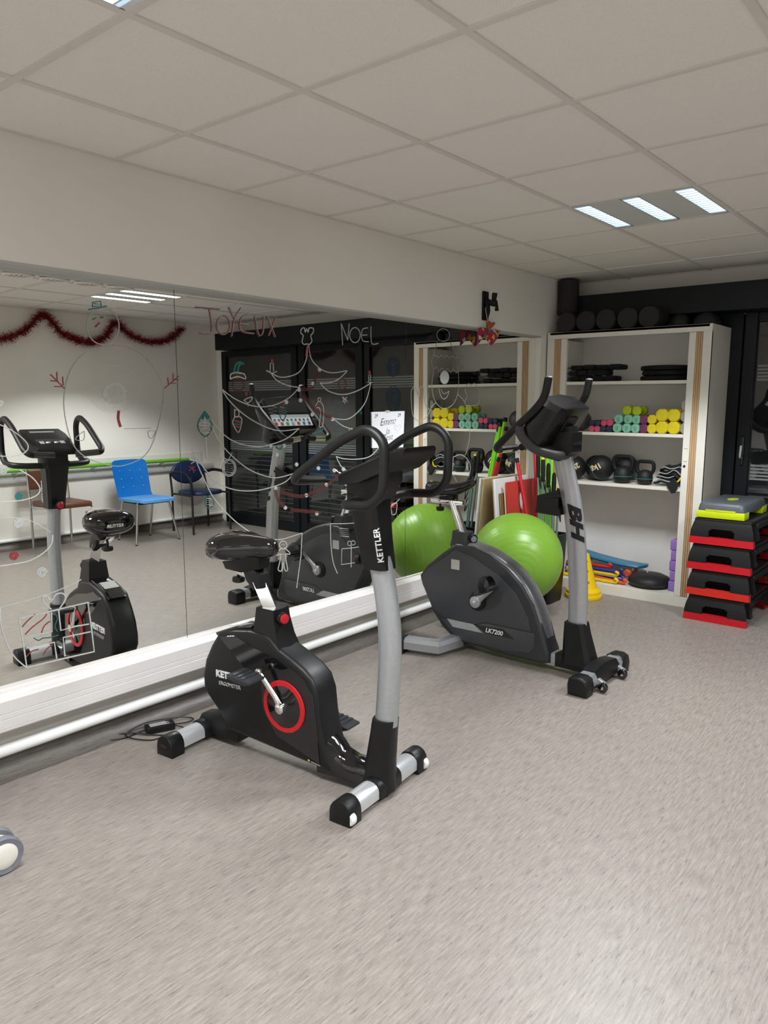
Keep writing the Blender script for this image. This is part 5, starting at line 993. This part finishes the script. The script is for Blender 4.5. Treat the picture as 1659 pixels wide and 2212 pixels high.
for y in (-.034, .034):
    wh = MB().lathe([(.046, -.012), (.056, -.014), (.0595, -.008), (.0595, .008), (.056, .014), (.046, .012)], axis='y', n=28, M=Matrix.Translation((-.53, y, .0600))).build('tyre', TYRE, ct); MB().lathe([(.0001, -.017), (.038, -.0135), (.0465, -.009), (.0465, .009), (.038, .0135), (.0001, .017)], axis='y', n=24, M=Matrix.Translation((-.53, y, .0600))).build('hub', HUB, wh)
MB().prism([(-.565, .06), (-.56, .11), (-.53, .105), (-.50, .095), (-.50, .06)], -.018, .018, 'y', .006, 2).build('fork', HUB, ct)
# ------------------------------------------------------------------ chairs along the garland wall (seen in the mirrors)
LEA = mat('brown_vinyl', (.115, .042, .024), .38, noise=(12, .15)); BLF = mat('blue_plastic', (.004, .15, .52), .45, noise=(30, .05)); BLS = mat('blue_fabric', (.10, .30, .62), .8, noise=(200, .1)); NVY = mat('navy_vinyl', (.012, .022, .075), .42, noise=(15, .1)); STLB = mat('black_steel', (.012, .012, .013), .4, noise=(30, .1)); STLC = mat('satin_chrome', (.55, .54, .52), .2, .9, noise=(10, .05))
c_ = thing('side_chair', 'brown vinyl chair with a chrome tube frame by the handrail', 'chair', (4.26, 3.57, 0))       # faces -x
for y in (-.2, .2):
    MB().tube(roundpath([(-.25, y, .0), (-.255, y, .43), (-.20, y, .455), (.20, y, .44)], .05), .0115, 10).build('leg', STLC, c_); MB().tube(roundpath([(.235, y, .0), (.235, y, .45), (.28, y, .82)], .08), .0115, 10).build('leg', STLC, c_)
MB().box((-.02, 0, .475), (.46, .40, .055), .022, 4).build('seat', LEA, c_)
MB().box((.265, 0, .705), (.035, .40, .20), .015, 4, Matrix.Translation((0, 0, 0))).build('backrest', LEA, c_)
c_ = thing('side_chair', 'bright blue plastic chair with slim grey legs', 'chair', (4.13, 4.42, 0))
for x0, x1 in ((-.16, -.225), (.14, .235)):
    for y in (-.2, .2): t_ = MB().tube([(x0, y*.9, .435), (x1, y*1.28 if x0 < 0 else y*.95, .008)], [.013, .011], 10).build('leg', STLC, c_); MB().lathe([(.0001, .0005), (.012, .0005), (.012, .012), (.0001, .014)], n=10, M=Matrix.Translation((x1, y*1.28 if x0 < 0 else y*.95, 0))).build('foot_cap', RUB, t_)
MB().loft([[(x, -hw, z-.012), (x, hw, z-.012), (x, hw*.98, z+.014), (x, -hw*.98, z+.014)] for x, hw, z in [(-.27, .17, .445), (-.25, .21, .455), (-.1, .225, .452), (.1, .215, .448), (.19, .205, .452)]]).build('seat', BLS, c_, angle=50); MB().box((-.02, 0, .425), (.36, .34, .022), .008).build('seat_pan', RUB, c_)
rg = []
for x, hw, z in [(.165, .195, .445), (.215, .20, .50), (.25, .205, .62), (.285, .21, .76), (.300, .200, .835), (.303, .17, .852)]: rg.append([(x-.02, -hw, z), (x, -hw*.5, z+.004), (x+.004, 0, z+.005), (x, hw*.5, z+.004), (x-.02, hw, z), (x-.010, hw*.98, z), (x+.012, hw*.5, z+.003), (x+.016, 0, z+.004), (x+.012, -hw*.5, z+.003), (x-.010, -hw*.98, z)])
MB().loft(rg).build('backrest', BLF, c_, angle=50)
for i in range(3):
    for j in range(3): MB().ball((.232+.030*i-.02, -.12+.12*j, .57+.085*i), .004, 6, 4).build('rivet', WHT, c_)
def armchair(lab, loc, arms=True):
    c_ = thing('arm_chair' if arms else 'side_chair', lab, 'chair', loc)
    for y in (-.255, .255):
        MB().tube([(-.21, y, .0005), (-.20, y, .64 if arms else .45)], .0125, 10).build('leg', STLB, c_); MB().tube([(.20, y*.95, .0005), (.20, y*.95, .45), (.245, y*.9, .66)], .0125, 10).build('leg', STLB, c_)
        if arms: MB().tube(roundpath([(.22, y*.95, .655), (.10, y*1.02, .69), (-.10, y*1.02, .68), (-.20, y, .60), (-.205, y, .45)], .08, 6), .018, 10, flat=.8).build('armrest', RUB, c_)
        MB().tube([(-.20, y, .435), (.20, y*.95, .435)], .011, 8).build('side_rail', STLB, c_)
    MB().loft([[(.235*q*math.copysign(abs(math.cos(a))**.8, math.cos(a)), .235*q*math.copysign(abs(math.sin(a))**.8, math.sin(a)), z) for a in [i*math.pi/14 for i in range(28)]] for q, z in [(.85, .425), (.98, .435), (1.0, .452), (.96, .468), (.80, .474)]]).build('seat', NVY, c_, angle=50)
    MB().loft([[(.235+dx+.10*(math.sin(a)*.15), .225*k*math.cos(a), .665+.135*k*math.sin(a)) for a in [i*math.pi/14 for i in range(28)]] for dx, k in [(-.02, .85), (-.012, .97), (.0, 1.0), (.015, .97), (.025, .85)]]).build('backrest', NVY, c_, angle=50)
    return c_
armchair('navy vinyl armchair with black arms beside the dark windows', (4.225, 5.195, 0)); armchair('navy chair with black legs and no arms, past the brown chair', (4.18, 2.56, 0), False)
# ------------------------------------------------------------------ tinsel garland
g_ = thing('tinsel_garland', 'dark red tinsel garland pinned in swags on the wall', 'garland', (W, 0, 0))
knots = [(2.86, 2.30), (3.08, 2.12), (3.273, 2.090), (3.50, 2.19), (3.688, 2.352), (3.85, 2.20), (4.02, 2.130), (4.176, 2.113), (4.34, 2.17), (4.472, 2.335), (4.62, 2.23), (4.80, 2.168), (4.997, 2.163), (5.17, 2.22), (5.312, 2.335)]
pp = smoothpath([(-.060, y, z-.01) for y, z in knots], 10)
MB().tube(pp, .010, 6).build('cord', mat('tinsel_core', (.10, .008, .012), .5), g_)
tn = MB()
for i in range(len(pp)-1):
    for k in range(30):
        p = pp[i].lerp(pp[i+1], random.random()); d_ = Vector((random.uniform(-1, 1), random.uniform(-1, 1), random.uniform(-1, 1))).normalized(); L = random.uniform(.035, .078); q = p+d_*L
        if q.x > -.004: q.x = -.004
        s_ = d_.orthogonal().normalized()*.0042; tn.add([tuple(p-s_), tuple(p+s_), tuple(q+s_*.6), tuple(q-s_*.6)], [(0, 1, 2, 3)])
tn.build('tinsel', mat('red_tinsel', (.34, .018, .028), .35, .35, noise=(60, .4)), g_, smooth=False, kind='stuff')
